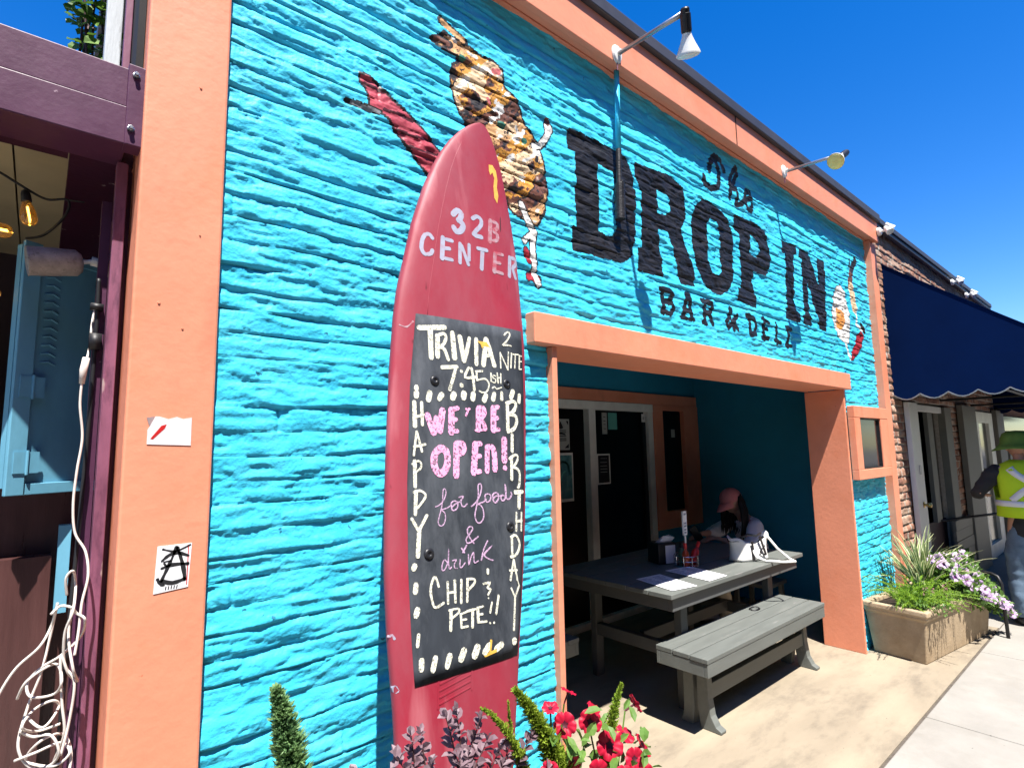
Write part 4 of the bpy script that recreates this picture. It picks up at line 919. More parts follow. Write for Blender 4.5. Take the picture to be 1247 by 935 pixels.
def bottle(x, y, m, capm, lab, tilt=(0, 0, 1), z=.759, s=1.0, nm='sauce_bottle'):
    t = thing(nm, (x, y, z), lab, 'bottle', 'bottles in the caddy')
    mt = axis_mtx((x, y, z), tilt) @ Matrix.Scale(s, 4)
    MB().lathe([(.022, 0), (.023, .004), (.023, .075), (.018, .088), (.009, .10), (.009, .112)], mt, 16).build('body', m, t, smooth=True)
    MB().lathe([(.011, .11), (.011, .14), (.009, .143)], mt, 14).build('cap', capm, t)
bottle(CX - .045, CY - .025, M['sauce'], M['red_plastic'], 'orange hot sauce bottle at the left of the caddy', s=1.1)
bottle(CX + .02, CY + .05, M['bottleg'][1], M['blackplastic'], 'small green bottle at the back of the caddy')
bottle(CX + .045, CY - .015, M['red_plastic'], M['red_plastic'], 'red squeeze bottle leaning out of the caddy', (.62, -.1, 1), .765, 1.15)

# ================================================================== PEOPLE
from mathutils import noise as mnoise
def skin_obj(name, chains, m, parent, sub=2, root=0, extra=None, tex=0):
    """chains: list of lists of (point, radius); points shared by coordinates are merged into one skeleton"""
    verts, rad, edges, key = [], [], [], {}
    def vid(p, r_):
        k = tuple(round(c, 4) for c in p)
        if k not in key:
            key[k] = len(verts); verts.append(Vector(p)); rad.append(r_)
        return key[k]
    for ch in chains:
        ids = [vid(p, r_) for p, r_ in ch]
        edges += list(zip(ids[:-1], ids[1:]))
    me = bpy.data.meshes.new(name + '_skeleton'); me.from_pydata(verts, edges, [])
    tmp = bpy.data.objects.new(name + '_tmp', me); COL.objects.link(tmp)
    md = tmp.modifiers.new('skin', 'SKIN'); md.branch_smoothing = .6
    for i, sv in enumerate(me.skin_vertices[0].data):
        r_ = rad[i]; sv.radius = r_ if isinstance(r_, tuple) else (r_, r_); sv.use_root = (i == root)
    sb_ = tmp.modifiers.new('sub', 'SUBSURF'); sb_.levels = sub; sb_.render_levels = sub
    dg = bpy.context.evaluated_depsgraph_get(); ev = tmp.evaluated_get(dg)
    nm = bpy.data.meshes.new_from_object(ev)
    bpy.data.objects.remove(tmp)
    b = bmesh.new(); b.from_mesh(nm)
    if extra:
        for V, F in extra:
            vv_ = [b.verts.new(p) for p in V]
            for f in F:
                try: b.faces.new([vv_[i] for i in f])
                except ValueError: pass
    for f in b.faces: f.smooth = True
    if tex:
        b.normal_update()
        for v in b.verts:
            k = mnoise.noise(Vector((v.co.x * 9, v.co.y * 9, v.co.z * 17))) + .5 * mnoise.noise(v.co * 34)
            v.co += v.normal * tex * k
    og = Vector(ORG[parent.name])
    for v in b.verts: v.co -= og
    b.to_mesh(nm); b.free()
    nm.name = name; nm.materials.clear(); nm.materials.append(m)
    o = bpy.data.objects.new(name, nm); COL.objects.link(o); o.parent = parent; ORG[o.name] = ORG[parent.name]
    return o
def head_mesh(c, fwd, up, size=.225):
    """head with brow, nose, lips, chin; fwd is where the face looks"""
    f = Vector(fwd).normalized(); u = Vector(up); u = (u - f * u.dot(f)).normalized(); s = u.cross(f)
    V, F = [], []; nu, nv = 24, 18
    for i in range(nv + 1):
        th = math.pi * i / nv
        for j in range(nu):
            ph = 2 * math.pi * j / nu
            x = math.sin(th) * math.cos(ph); y = math.sin(th) * math.sin(ph); z = math.cos(th)
            px, py, pz = x * .43, y * .345, z * .5
            if x > 0 and z < 0: px *= 1 - .12 * (-z); py *= 1 - .35 * (-z) ** 1.5
            elif z < 0: px *= 1 - .35 * (-z); py *= 1 - .3 * (-z)
            fr_ = max(0, x) ** 2
            px += .085 * math.exp(-((y / .14) ** 2)) * math.exp(-(((z + .12) / .16) ** 2)) * fr_       # nose
            px -= .035 * math.exp(-(((abs(y) - .36) / .16) ** 2)) * math.exp(-(((z - .06) / .12) ** 2)) * fr_   # eye sockets
            px += .022 * math.exp(-((y / .2) ** 2)) * math.exp(-(((z + .48) / .07) ** 2)) * fr_         # lips
            px += .03 * math.exp(-((y / .2) ** 2)) * math.exp(-(((z + .82) / .14) ** 2)) * fr_          # chin
            V.append(Vector(c) + (f * px + s * py + u * pz) * size)
    for i in range(nv):
        for j in range(nu): F.append((i * nu + j, i * nu + (j + 1) % nu, (i + 1) * nu + (j + 1) % nu, (i + 1) * nu + j))
    for sd in (-1, 1):     # ears
        n0 = len(V)
        for k in range(8):
            a = 2 * math.pi * k / 8
            for t in (0, 1): V.append(Vector(c) + (f * (-.02 + .07 * math.cos(a)) + s * sd * (.34 + .05 * t) + u * (-.03 + .13 * math.sin(a))) * size)
        for k in range(8): F.append((n0 + 2 * k, n0 + 2 * ((k + 1) % 8), n0 + 2 * ((k + 1) % 8) + 1, n0 + 2 * k + 1))
        F.append(tuple(n0 + 2 * k + 1 for k in range(8)))
    return V, F
def hand_chains(w, d, palm_n, side, curl=.5, s=1.0):
    """fingers rooted in the palm; w wrist, d hand direction, palm_n palm normal, side = +1 thumb on the +cross side"""
    d = Vector(d).normalized(); n = Vector(palm_n).normalized(); t = d.cross(n) * side
    w = Vector(w); mid = w + d * .05 * s
    out = [[(tuple(w), .023 * s), (tuple(mid), (.032 * s, .018 * s))]]
    for k, (off, ln) in enumerate(((.03, .068), (.010, .076), (-.010, .070), (-.029, .056))):
        b = w + d * .088 * s + t * off * s
        ch = [(tuple(mid), (.032 * s, .018 * s)), (tuple(b), .0105 * s)]
        dd = d.copy(); p = b
        for j in range(3):
            ax = t; dd = Quaternion(ax, curl * (.55 if side > 0 else -.55)) @ dd
            p = p + dd * ln * s * (.45, .32, .23)[j]
            ch.append((tuple(p), (.0092, .0085, .007)[j] * s))
        out.append(ch)
    p0 = w + d * .03 * s + t * .028 * s; p1 = p0 + (d * .6 + t * .8).normalized() * .04 * s; p2 = p1 + (d * .9 + t * .2 + n * .2).normalized() * .032 * s
    out.append([(tuple(w), .023 * s), (tuple(p0), .015 * s), (tuple(p1), .0115 * s), (tuple(p2), .009 * s)])
    return out

# woman seated at the right end of the table, bent over her phone, facing along the table
wx, wy = 5.06, 2.52
TURN = R(-32)
wo_ = thing('person', (wx, wy, 0), 'seated woman in a pink cap and pale shirt bent over her phone', 'person')
pel = (wx + .02, wy, .50); bel = (wx, wy, .64); che = (wx - .05, wy, .83); nkb = (wx - .10, wy, .955); nk_ = (wx - .145, wy - .005, 1.005); hd0 = (wx - .185, wy - .01, 1.06)
HC = Vector((wx - .205, wy - .012, 1.095)); HF = Vector((-.86, -.12, -.42)); HU = Vector((-.4, 0, .9))
shL = Vector((wx - .08, wy - .175, .895)); shR = Vector((wx - .08, wy + .175, .895))
elL = Vector((wx - .20, wy - .25, .70)); elR = Vector((wx - .25, wy + .24, .785))
wrL = Vector((wx - .42, wy - .10, .79)); wrR = Vector((wx - .47, wy + .09, .80))
body = [[(pel, (.15, .12)), (bel, (.125, .10)), (che, (.14, .105)), (nkb, .06), (nk_, .05), (hd0, .06)],
        [(che, (.14, .105)), (tuple(shL), .052), (tuple(elL), .04), (tuple(wrL), .026)],
        [(che, (.14, .105)), (tuple(shR), .052), (tuple(elR), .04), (tuple(wrR), .026)],
        [(pel, (.15, .12)), ((wx - .05, wy - .10, .49), .085), ((wx - .42, wy - .13, .50), .06), ((wx - .40, wy - .12, .09), .036), ((wx - .50, wy - .13, .045), .03)],
        [(pel, (.15, .12)), ((wx - .05, wy + .10, .49), .085), ((wx - .42, wy + .13, .50), .06), ((wx - .36, wy + .14, .09), .036), ((wx - .46, wy + .15, .045), .03)]]
body += hand_chains(wrL, (-.75, .3, -.15), (0, .3, -1), -1, .5)
body += hand_chains(wrR, (-.8, -.25, -.1), (0, -.3, -1), 1, .5)
skin_obj('body', body, M['skin_w'], wo_, 2, 0, [head_mesh(HC, HF, HU, .225)])
skin_obj('shirt', [[((wx + .01, wy, .53), (.175, .145)), ((wx, wy, .64), (.15, .125)), ((wx - .04, wy, .82), (.172, .13)), ((wx - .085, wy, .925), (.10, .085)), ((wx - .10, wy, .95), (.07, .062))],
                   [((wx - .04, wy, .82), (.172, .13)), (tuple(shL + Vector((0, 0, .005))), .082), (tuple(shL.lerp(elL, .55)), .075), (tuple(elL), .066), (tuple(elL.lerp(wrL, .55)), .048)],
                   [((wx - .04, wy, .82), (.172, .13)), (tuple(shR + Vector((0, 0, .005))), .082), (tuple(shR.lerp(elR, .55)), .075), (tuple(elR), .066), (tuple(elR.lerp(wrR, .55)), .048)]], M['shirt_w'], wo_, 3, tex=.010)
skin_obj('trousers', [[((wx + .02, wy, .56), (.16, .13)), ((wx + .02, wy, .49), (.17, .14)), ((wx - .05, wy - .105, .49), .105), ((wx - .43, wy - .13, .50), .08), ((wx - .405, wy - .12, .28), .07), ((wx - .39, wy - .12, .10), .062)],
                      [((wx + .02, wy, .49), (.17, .14)), ((wx - .05, wy + .105, .49), .105), ((wx - .43, wy + .13, .50), .08), ((wx - .385, wy + .135, .28), .07), ((wx - .36, wy + .14, .10), .062)]], M['khaki'], wo_, 3, tex=.008)
for yy, xx in ((-.125, -.40), (.145, -.36)):
    skin_obj('shoe', [[((wx + xx + .05, wy + yy, .04), .04), ((wx + xx - .04, wy + yy, .045), (.045, .042)), ((wx + xx - .15, wy + yy, .032), (.042, .03))]], M['shoe'], wo_, 2)
# hair: long strands from under the cap down both sides and the back
f = HF.normalized(); u = (HU - f * HU.dot(f)).normalized(); s = u.cross(f)
q = MB(); random.seed(21)
for k in range(150):
    a = random.uniform(math.radians(98), math.radians(262))
    st_ = HC + (f * math.cos(a) * .40 + s * math.sin(a) * .365 + u * random.uniform(-.02, .2)) * .228
    ln = random.uniform(.24, .36)
    outw = (f * math.cos(a) + s * math.sin(a)); outw.z = 0
    pts = [st_]
    fall = Vector((-.12, (-.25 if s.dot(outw) * s.y < 0 else .25) * random.uniform(0, .5), -1))
    for j in range(1, 7):
        t = j / 6.
        pts.append(st_ + outw * .055 * math.sin(t * 2.4) + fall * ln * t + Vector((random.uniform(-.006, .006), random.uniform(-.006, .006), 0)))
    q.tube([tuple(p) for p in pts], [.013, .013, .012, .011, .009, .006, .002], 5)
q.build('hair', M['hair'], wo_, smooth=True)
# cap: crown, brim
V, F = [], []
for i in range(9):
    th = (math.pi / 2) * i / 8 * 1.06
    for j in range(28):
        ph = 2 * math.pi * j / 28
        V.append(HC + (f * math.cos(ph) * math.sin(th) * .47 + s * math.sin(ph) * math.sin(th) * .405 + u * (.10 + .46 * math.cos(th))) * .225)
for i in range(8):
    for j in range(28): F.append((i * 28 + j, i * 28 + (j + 1) % 28, (i + 1) * 28 + (j + 1) % 28, (i + 1) * 28 + j))
q = MB().add(V, F); cp = q.build('cap', M['cap_pink'], wo_, smooth=True)
sm = cp.modifiers.new('s', 'SOLIDIFY'); sm.thickness = .003
V, F = [], []
for i in range(6):
    for j in range(15):
        a = R(-62) + R(124) * j / 14
        r_ = .40 + .075 * i
        ext = .44 + (.40 * math.cos(a * 1.35)) * i / 5.
        V.append(HC + (f * math.cos(a) * ext + s * math.sin(a) * (.405 - .012 * i) + u * (.12 - .012 * i * i * .6 - .10 * (math.sin(a) ** 2) * i / 5.)) * .225)
for i in range(5):
    for j in range(14): F.append((i * 15 + j, i * 15 + j + 1, (i + 1) * 15 + j + 1, (i + 1) * 15 + j))
q = MB().add(V, F); br = q.build('brim', M['cap_pink'], cp, smooth=True)
sm = br.modifiers.new('s', 'SOLIDIFY'); sm.thickness = .004
ph_ = MB().box(-.036, .036, -.004, .004, -.075, .075, axis_mtx((wx - .565, wy + .0, .815), (-.5, 0, .8), R(90)))
pho = ph_.build('phone', M['phone'], bevel=.004)
_d = Matrix.Rotation(TURN, 3, 'Z') @ (Vector(pho.location) - Vector((wx, wy, 0))); pho.location = Vector((wx, wy, 0)) + _d; pho.rotation_euler.z = TURN
wo_.rotation_euler.z = TURN
tag(pho, 'dark phone held above the table by the seated woman', 'phone')
st_ = thing('stool', (wx + .02, wy, 0), 'dark wooden stool under the seated woman', 'stool')
MB().box(wx - .16, wx + .2, wy - .18, wy + .18, .355, .39).build('seat', M['benchleg'], st_, bevel=.006)
for a in (-.12, .16):
    for b in (-.14, .14): MB().box(wx + a - .018, wx + a + .018, wy + b - .018, wy + b + .018, 0, .355).build('leg', M['benchleg'], st_)

# tote bag on the table
tx, ty = 4.13, 2.11
bag = thing('tote_bag', (tx, ty, .751), 'white fabric tote bag with black trim slumped on the table edge', 'bag')
V, F = [], []; random.seed(4)
ang = R(-22)
NB = 36
for i in range(8):
    t = i / 7.
    for j in range(NB):
        a = 2 * math.pi * j / NB
        rx = (.165 - .02 * math.sin(t * 3)) * (1 + .14 * t * abs(math.cos(a))); ry = .075 * (1 - .35 * t) * (1 + .25 * math.sin(3 * a + t * 2) * t)
        x = rx * math.copysign(abs(math.cos(a)) ** .8, math.cos(a)); y = ry * math.copysign(abs(math.sin(a)) ** .8, math.sin(a))
        z = .155 * t + (.032 * math.cos(2 * a) + .012 * math.sin(3 * a + 1) + .008 * math.sin(5 * a)) * t + .006 * math.sin(4 * a + 5 * t)
        V.append((tx + x * math.cos(ang) - y * math.sin(ang), ty + x * math.sin(ang) + y * math.cos(ang), .753 + max(z, 0)))
for i in range(7):
    for j in range(NB): F.append((i * NB + j, i * NB + (j + 1) % NB, (i + 1) * NB + (j + 1) % NB, (i + 1) * NB + j))
F.append(tuple(range(NB))[::-1])
q = MB().add(V, F); bo = q.build('body', M['tote'], bag, smooth=True)
q2 = MB(); q2.add([tuple(Vector(p) + Vector((0, 0, -.022))) for p in V[7 * NB:8 * NB]], [tuple(range(NB))]); q2.build('dark_mouth_disc', M['blackplastic'], bag, smooth=False); sm = bo.modifiers.new('s', 'SOLIDIFY'); sm.thickness = .003  # black disc stands in for the shade inside the open bag
def bp(a, b, z): return (tx + a * math.cos(ang) - b * math.sin(ang), ty + a * math.sin(ang) + b * math.cos(ang), z)
q = MB()
q.bar(bp(-.02, -.078, .757), bp(-.02, -.068, .895), .03, .004, (0, -1, .1)); q.bar(bp(.09, -.079, .79), bp(.06, -.06, .925), .026, .005, (0, -1, .1))
q.bar(bp(.035, -.0785, .815), bp(.085, -.079, .86), .009, .004, (0, -1, .1)); q.bar(bp(.035, -.0785, .815), bp(.085, -.079, .79), .009, .004, (0, -1, .1))
q.build('black_trim', M['blackplastic'], bag)
q = MB(); q.tube([bp(.15, -.04, .915), bp(.19, -.09, .83), bp(.23, -.16, .765), bp(.21, -.23, .76), bp(.12, -.21, .76), bp(.03, -.14, .762), bp(-.01, -.09, .78), bp(-.02, -.07, .83)], .009, 8); q.build('strap', M['tote'], bag, smooth=True)
q = MB(); q.tube([bp(-.12, -.03, .91), bp(-.05, -.06, .945), bp(.03, -.06, .93), bp(.08, -.05, .945)], .008, 8); q.build('strap', M['blackplastic'], bag, smooth=True)

# man in a hi-vis vest, seen from behind
mx_, my_ = 6.70, .83
man = thing('person', (mx_, my_, 0), 'standing person in a yellow hi-vis vest and green hat at the right edge', 'person')
fw = Vector((.88, .47, 0)); rt_ = Vector((.47, -.88, 0)); up_ = Vector((0, 0, 1))
def mp_(r_, f_, z): return tuple(Vector((mx_, my_, 0)) + rt_ * r_ + fw * f_ + up_ * z)
PEL = mp_(0, 0, .88); WST = mp_(0, -.01, 1.04); CHE = mp_(0, -.02, 1.26); NKB = mp_(0, .0, 1.395); NK = mp_(0, .02, 1.44); HD = mp_(0, .04, 1.50)
mh = Vector(mp_(0, .05, 1.545))
SL, SR = mp_(-.20, -.01, 1.34), mp_(.20, -.01, 1.34); EL, ER = mp_(-.36, -.03, 1.13), mp_(.34, -.02, 1.10); WL, WR = mp_(-.27, .23, 1.10), mp_(.24, .2, 1.05)
bd_ = [[(PEL, (.15, .115)), (WST, (.145, .11)), (CHE, (.17, .115)), (NKB, .06), (NK, .055), (HD, .06)],
       [(CHE, (.17, .115)), (SL, .06), (EL, .046), (WL, .03)], [(CHE, (.17, .115)), (SR, .06), (ER, .046), (WR, .03)],
       [(PEL, (.15, .115)), (mp_(-.095, 0, .82), .09), (mp_(-.11, .02, .46), .058), (mp_(-.12, -.02, .09), .04), (mp_(-.13, .12, .04), .035)],
       [(PEL, (.15, .115)), (mp_(.095, 0, .82), .09), (mp_(.11, .03, .46), .058), (mp_(.12, 0, .09), .04), (mp_(.13, .14, .04), .035)]]
bd_ += hand_chains(WL, (.6 * rt_ + .7 * fw), (0, 0, -1), -1, .4) + hand_chains(WR, (-.5 * rt_ + .7 * fw), (0, 0, -1), 1, .4)
skin_obj('body', bd_, M['skin_w'], man, 2, 0, [head_mesh(mh, fw, up_, .225)])
skin_obj('shirt', [[(mp_(0, 0, .74), (.17, .135)), (mp_(0, 0, .80), (.175, .14)), (mp_(0, 0, .92), (.172, .138)), (WST, (.165, .128)), (CHE, (.185, .13)), (mp_(0, 0, 1.37), (.10, .085)), (mp_(0, .015, 1.42), (.065, .065))],
                   [(CHE, (.185, .13)), (SL, .088), (tuple(Vector(SL).lerp(Vector(EL), .6)), .064), (EL, .055), (tuple(Vector(EL).lerp(Vector(WL), .8)), .048)],
                   [(CHE, (.185, .13)), (SR, .088), (tuple(Vector(SR).lerp(Vector(ER), .6)), .072), (ER, .067), (tuple(Vector(ER).lerp(Vector(WR), .8)), .048)]], M['darkshirt'], man, 3, tex=.010)
skin_obj('jeans', [[(mp_(0, 0, 1.0), (.15, .115)), (mp_(0, 0, .92), (.155, .12)), (mp_(0, 0, .84), (.17, .13)), (mp_(-.095, 0, .76), .115), (mp_(-.11, .02, .46), .088), (mp_(-.12, -.01, .2), .08), (mp_(-.12, -.02, .05), .085)],
                   [(mp_(0, 0, .84), (.17, .13)), (mp_(.095, 0, .76), .115), (mp_(.11, .03, .46), .088), (mp_(.12, 0, .2), .08), (mp_(.12, 0, .05), .085)]], M['jeans'], man, 3, tex=.011)
for r_ in (-.12, .12): skin_obj('shoe', [[(mp_(r_, -.06, .05), .05), (mp_(r_, .06, .05), (.052, .05)), (mp_(r_ * 1.05, .2, .035), (.05, .033))]], M['blackplastic'], man)
# vest: shell wrapped round the torso from shoulders to hips
V, F, rows_ = [], [], [(.93, .215, .175), (1.0, .21, .17), (1.1, .212, .168), (1.2, .222, .172), (1.28, .228, .172), (1.34, .21, .155), (1.39, .15, .12), (1.425, .085, .088)]
NR = 40
for (z, a_, b_) in rows_:
    for j in range(NR):
        t = 2 * math.pi * j / NR
        V.append(mp_(a_ * math.copysign(abs(math.cos(t)) ** .85, math.cos(t)), -.01 + b_ * math.sin(t) * (1 + .02 * math.sin(9 * t + z * 20)), z))
for i in range(len(rows_) - 1):
    for j in range(NR):
        t = 2 * math.pi * (j + .5) / NR
        if 2 <= i <= 4 and abs(math.cos(t)) > .93: continue      # arm holes
        F.append((i * NR + j, i * NR + (j + 1) % NR, (i + 1) * NR + (j + 1) % NR, (i + 1) * NR + j))
vest = MB().add(V, F).build('vest', M['vest'], man, smooth=True); sm = vest.modifiers.new('s', 'SOLIDIFY'); sm.thickness = .006; sm.offset = 1
def vest_pt(t, z, off=.008):
    zz = [r__[0] for r__ in rows_]; a_ = np.interp(z, zz, [r__[1] for r__ in rows_]) + off; b_ = np.interp(z, zz, [r__[2] for r__ in rows_]) + off
    return Vector(mp_(a_ * math.copysign(abs(math.cos(t)) ** .85, math.cos(t)), -.01 + b_ * math.sin(t) * (1 + .02 * math.sin(9 * t + z * 20)), z))
def tape(mb, path, w=.05):
    vs, n = [], len(path)
    for i, (t, z) in enumerate(path):
        t2, z2 = path[min(i + 1, n - 1)]; t1, z1 = path[max(i - 1, 0)]
        dt, dz = (t2 - t1) * .2, z2 - z1; L = math.hypot(dt, dz); nt_, nz_ = -dz / L / .2, dt / L
        for o_ in (.0085, .0115):
            vs += [vest_pt(t + nt_ * w / 2, z + nz_ * w / 2, o_), vest_pt(t - nt_ * w / 2, z - nz_ * w / 2, o_)]
    fs = []
    for i in range(n - 1):
        a, b = 4 * i, 4 * i + 4
        fs += [(a + 2, a + 3, b + 3, b + 2), (a, b, b + 1, a + 1), (a, a + 2, b + 2, b), (a + 1, b + 1, b + 3, a + 3)]
    mb.add(vs, fs)
q = MB()
tape(q, [(t, 1.05) for t in np.linspace(0, 2 * math.pi, 60)])
tape(q, [(t, z) for t, z in zip(np.linspace(1.5 * math.pi - .75, 1.5 * math.pi + .75, 14), np.linspace(1.36, 1.08, 14))])
tape(q, [(t, z) for t, z in zip(np.linspace(1.5 * math.pi + .75, 1.5 * math.pi - .75, 14), np.linspace(1.36, 1.08, 14))])
q.build('reflective_tape', M['reflective'], vest, smooth=True)
V, F = [], []
for i, (rr_, zz_) in enumerate([(.001, .145), (.06, .14), (.10, .118), (.118, .075), (.122, .03), (.155, .0), (.185, -.025), (.18, -.03), (.15, -.006), (.118, .015)]):
    for j in range(28):
        a = 2 * math.pi * j / 28
        V.append(mh + Vector((rr_ * math.cos(a), rr_ * math.sin(a), zz_ + .012 * math.cos(2 * a) * (rr_ > .13))))
for i in range(9):
    for j in range(28): F.append((i * 28 + j, i * 28 + (j + 1) % 28, (i + 1) * 28 + (j + 1) % 28, (i + 1) * 28 + j))
MB().add(V, F).build('hat', M['hat'], man, smooth=True)

# ================================================================== PLANTERS AND PLANTS
def planter(name, x, y, L, W_, H_, rot, label):
    t = thing(name, (x, y, 0), label, 'planter')
    mt = Matrix.Translation((x, y, 0)) @ Matrix.Rotation(rot, 4, 'Z')
    ta = .035
    def ring(e, z): return [mt @ Vector(p) for p in ((-L / 2 - e, -W_ / 2 - e, z), (L / 2 + e, -W_ / 2 - e, z), (L / 2 + e, W_ / 2 + e, z), (-L / 2 - e, W_ / 2 + e, z))]
    q = MB(); V = []
    lev = [(-ta, .0), (-.006, H_ - .075), (.012, H_ - .06), (.012, H_ - .045), (.022, H_ - .03), (.02, H_), (-.03, H_), (-.035, H_ - .05)]
    for e, z in lev: V += ring(e, z)
    F = [(0, 3, 2, 1)]
    for i in range(len(lev) - 1):
        for j in range(4): F.append((i * 4 + j, i * 4 + (j + 1) % 4, (i + 1) * 4 + (j + 1) % 4, (i + 1) * 4 + j))
    n = (len(lev) - 1) * 4; F.append((n, n + 1, n + 2, n + 3))
    q.add(V, F); q.build('trough', M['stone'], t, bevel=.008)
    q = MB(); q.add(ring(-.032, H_ - .03) + ring(-.032, H_ - .06), [(0, 1, 2, 3), (0, 4, 5, 1), (1, 5, 6, 2), (2, 6, 7, 3), (3, 7, 4, 0)]); q.build('soil', M['soil'], t)
    return t, mt
def leaf(mb, p, d, n, L, W_, fold=.25):
    """pointed oval leaf, folded along its midrib"""
    p, d, n = Vector(p), Vector(d).normalized(), Vector(n)
    s = d.cross(n); s = s.normalized() if s.length > 1e-5 else d.orthogonal().normalized()
    n = s.cross(d)
    a = p + d * L * .35; b = p + d * L * .72
    k = n * fold * W_
    mb.add([p, a + s * W_ / 2 + k, b + s * W_ * .42 + k, p + d * L - n * L * .08, b - s * W_ * .42 + k, a - s * W_ / 2 + k, p + d * L * .5], [(0, 1, 6), (1, 2, 6), (2, 3, 6), (3, 4, 6), (4, 5, 6), (5, 0, 6)])
def rv(s=1.0): return Vector((random.uniform(-s, s), random.uniform(-s, s), random.uniform(-s, s)))

def foxtail(base, ctrl, tip, r0, n, label, m):
    t = thing('foxtail_fern', base, label, 'fern', 'foxtail fern plumes in the front planter')
    B, C_, T_ = Vector(base), Vector(ctrl), Vector(tip)
    cv = lambda s: B * (1 - s) ** 2 + C_ * 2 * s * (1 - s) + T_ * s * s
    MB().tube([tuple(cv(s)) for s in np.linspace(0, 1, 12)], [.005] * 6 + [.004, .0035, .003, .0025, .002, .001], 6).build('stem', m, t)
    q = MB()
    for k in range(n):
        s_ = random.random() ** .85 * .99
        p = cv(s_); d = (cv(min(s_ + .02, 1)) - cv(max(s_ - .02, 0))).normalized()
        o_ = rv(); o_ = (o_ - d * o_.dot(d))
        if o_.length < 1e-3: continue
        o_.normalize()
        rad = r0 * (1 - .84 * s_ ** 1.7) * random.uniform(.5, 1.05)
        st = p + o_ * rad * random.uniform(.0, .5)
        dr = (o_ + d * random.uniform(.35, .95) + Vector((0, 0, .15))).normalized()
        ax = dr.cross(rv()).normalized()
        w_ = .0016
        L_ = rad * random.uniform(.5, .95)
        q.add([st - ax * w_, st + ax * w_, st + dr * L_ * .6 + ax * w_ * .9, st + dr * L_, st + dr * L_ * .6 - ax * w_ * .9], [(0, 1, 2, 3, 4)])
        for e in range(2):     # side needles at the tuft
            d2 = (dr + rv(.7)).normalized(); st2 = st + dr * L_ * random.uniform(.3, .6); ax2 = d2.cross(rv()).normalized()
            q.add([st2 - ax2 * .0018, st2 + ax2 * .0018, st2 + d2 * L_ * .42], [(0, 1, 2)])
    q.build('foliage', m, t, fix=False)
    return t

# front planter, just under the picture
fp, fm = planter('planter', .80, .98, 1.25, .30, .62, 0, 'stone trough planter in front of the surfboard, full of red petunias and ferns')
random.seed(31)
foxtail((.37, 1.03, .58), (.395, 1.02, 1.05), (.325, 1.0, 1.228), .064, 6500, 'tall mid green foxtail plume standing alone in front of the turquoise wall', M['foxmid'])
foxtail((1.03, .95, .58), (.965, .95, .92), (.803, .95, 1.108), .052, 5000, 'thick yellow green foxtail plume leaning left across the surfboard tail', M['fox'])
foxtail((.95, .96, .60), (.86, .96, 1.0), (.714, .95, 1.094), .026, 1300, 'short yellow green foxtail plume lying low against the red board', M['fox'])
foxtail((1.05, .96, .58), (1.08, .955, .90), (1.165, .95, 1.02), .033, 2600, 'yellow green foxtail plume leaning right beside the red petunias', M['fox'])
foxtail((.935, .97, .60), (.81, .97, .95), (.792, .955, 1.085), .018, 700, 'thin yellow foxtail tip just left of the thick plume', M['fox'])
# purple loropetalum
lo = thing('loropetalum', (.66, 1.0, .58), 'purple grey leafy shrub at the foot of the surfboard', 'shrub')
st_m, lf = MB(), MB(); random.seed(9)
tips = [(.56, .94, 1.04), (.65, .93, 1.06), (.73, .95, 1.06), (.61, .97, 1.05), (.69, .96, 1.04), (.77, .95, 1.0), (.82, .92, .97), (.51, .95, 1.0), (.43, .97, 1.02), (.468, 1.0, 1.072), (.50, 1.02, 1.03), (.54, .98, 1.085), (.585, 1.0, 1.10), (.62, 1.03, 1.08), (.645, .97, 1.125), (.69, 1.0, 1.115), (.735, .98, 1.09), (.76, 1.02, 1.03), (.80, .97, 1.04), (.83, 1.0, 1.0), (.85, .95, 1.03), (.60, .93, 1.02), (.70, .92, 1.0), (.78, .92, .97), (.52, .93, .98), (.47, .95, 1.0), (.88, .93, .96)]
for tp in tips:
    B = Vector((.66 + random.uniform(-.1, .1), 1.0, .55)); T_ = Vector(tp) - Vector((0, 0, .035)); C_ = B.lerp(T_, .6) + Vector((random.uniform(-.03, .03), 0, .07))
    cv = lambda s: B * (1 - s) ** 2 + C_ * 2 * s * (1 - s) + T_ * s * s
    st_m.tube([tuple(cv(s)) for s in np.linspace(0, 1, 9)], [.004, .004, .0035, .003, .003, .0025, .002, .0015, .001], 5)
    for k in range(24):
        s_ = .25 + .75 * k / 23.
        p = cv(s_); d = (cv(min(s_ + .03, 1)) - cv(s_ - .03)).normalized()
        for sd in (-1, 1):
            side = d.cross(rv()).normalized()
            leaf(lf, p, d * random.uniform(.3, .9) + side * sd + Vector((0, 0, .1)), Vector((0, -.3, 1)) + rv(.5), random.uniform(.026, .042) * (1.1 - .45 * s_), random.uniform(.015, .023) * (1.1 - .35 * s_), .2)
    leaf(lf, T_, d, Vector((0, 0, 1)) + rv(.4), .02, .011)
st_m.build('stem', M['lorstem'], lo); lf.build('foliage', M['lor'], lo, fix=False)
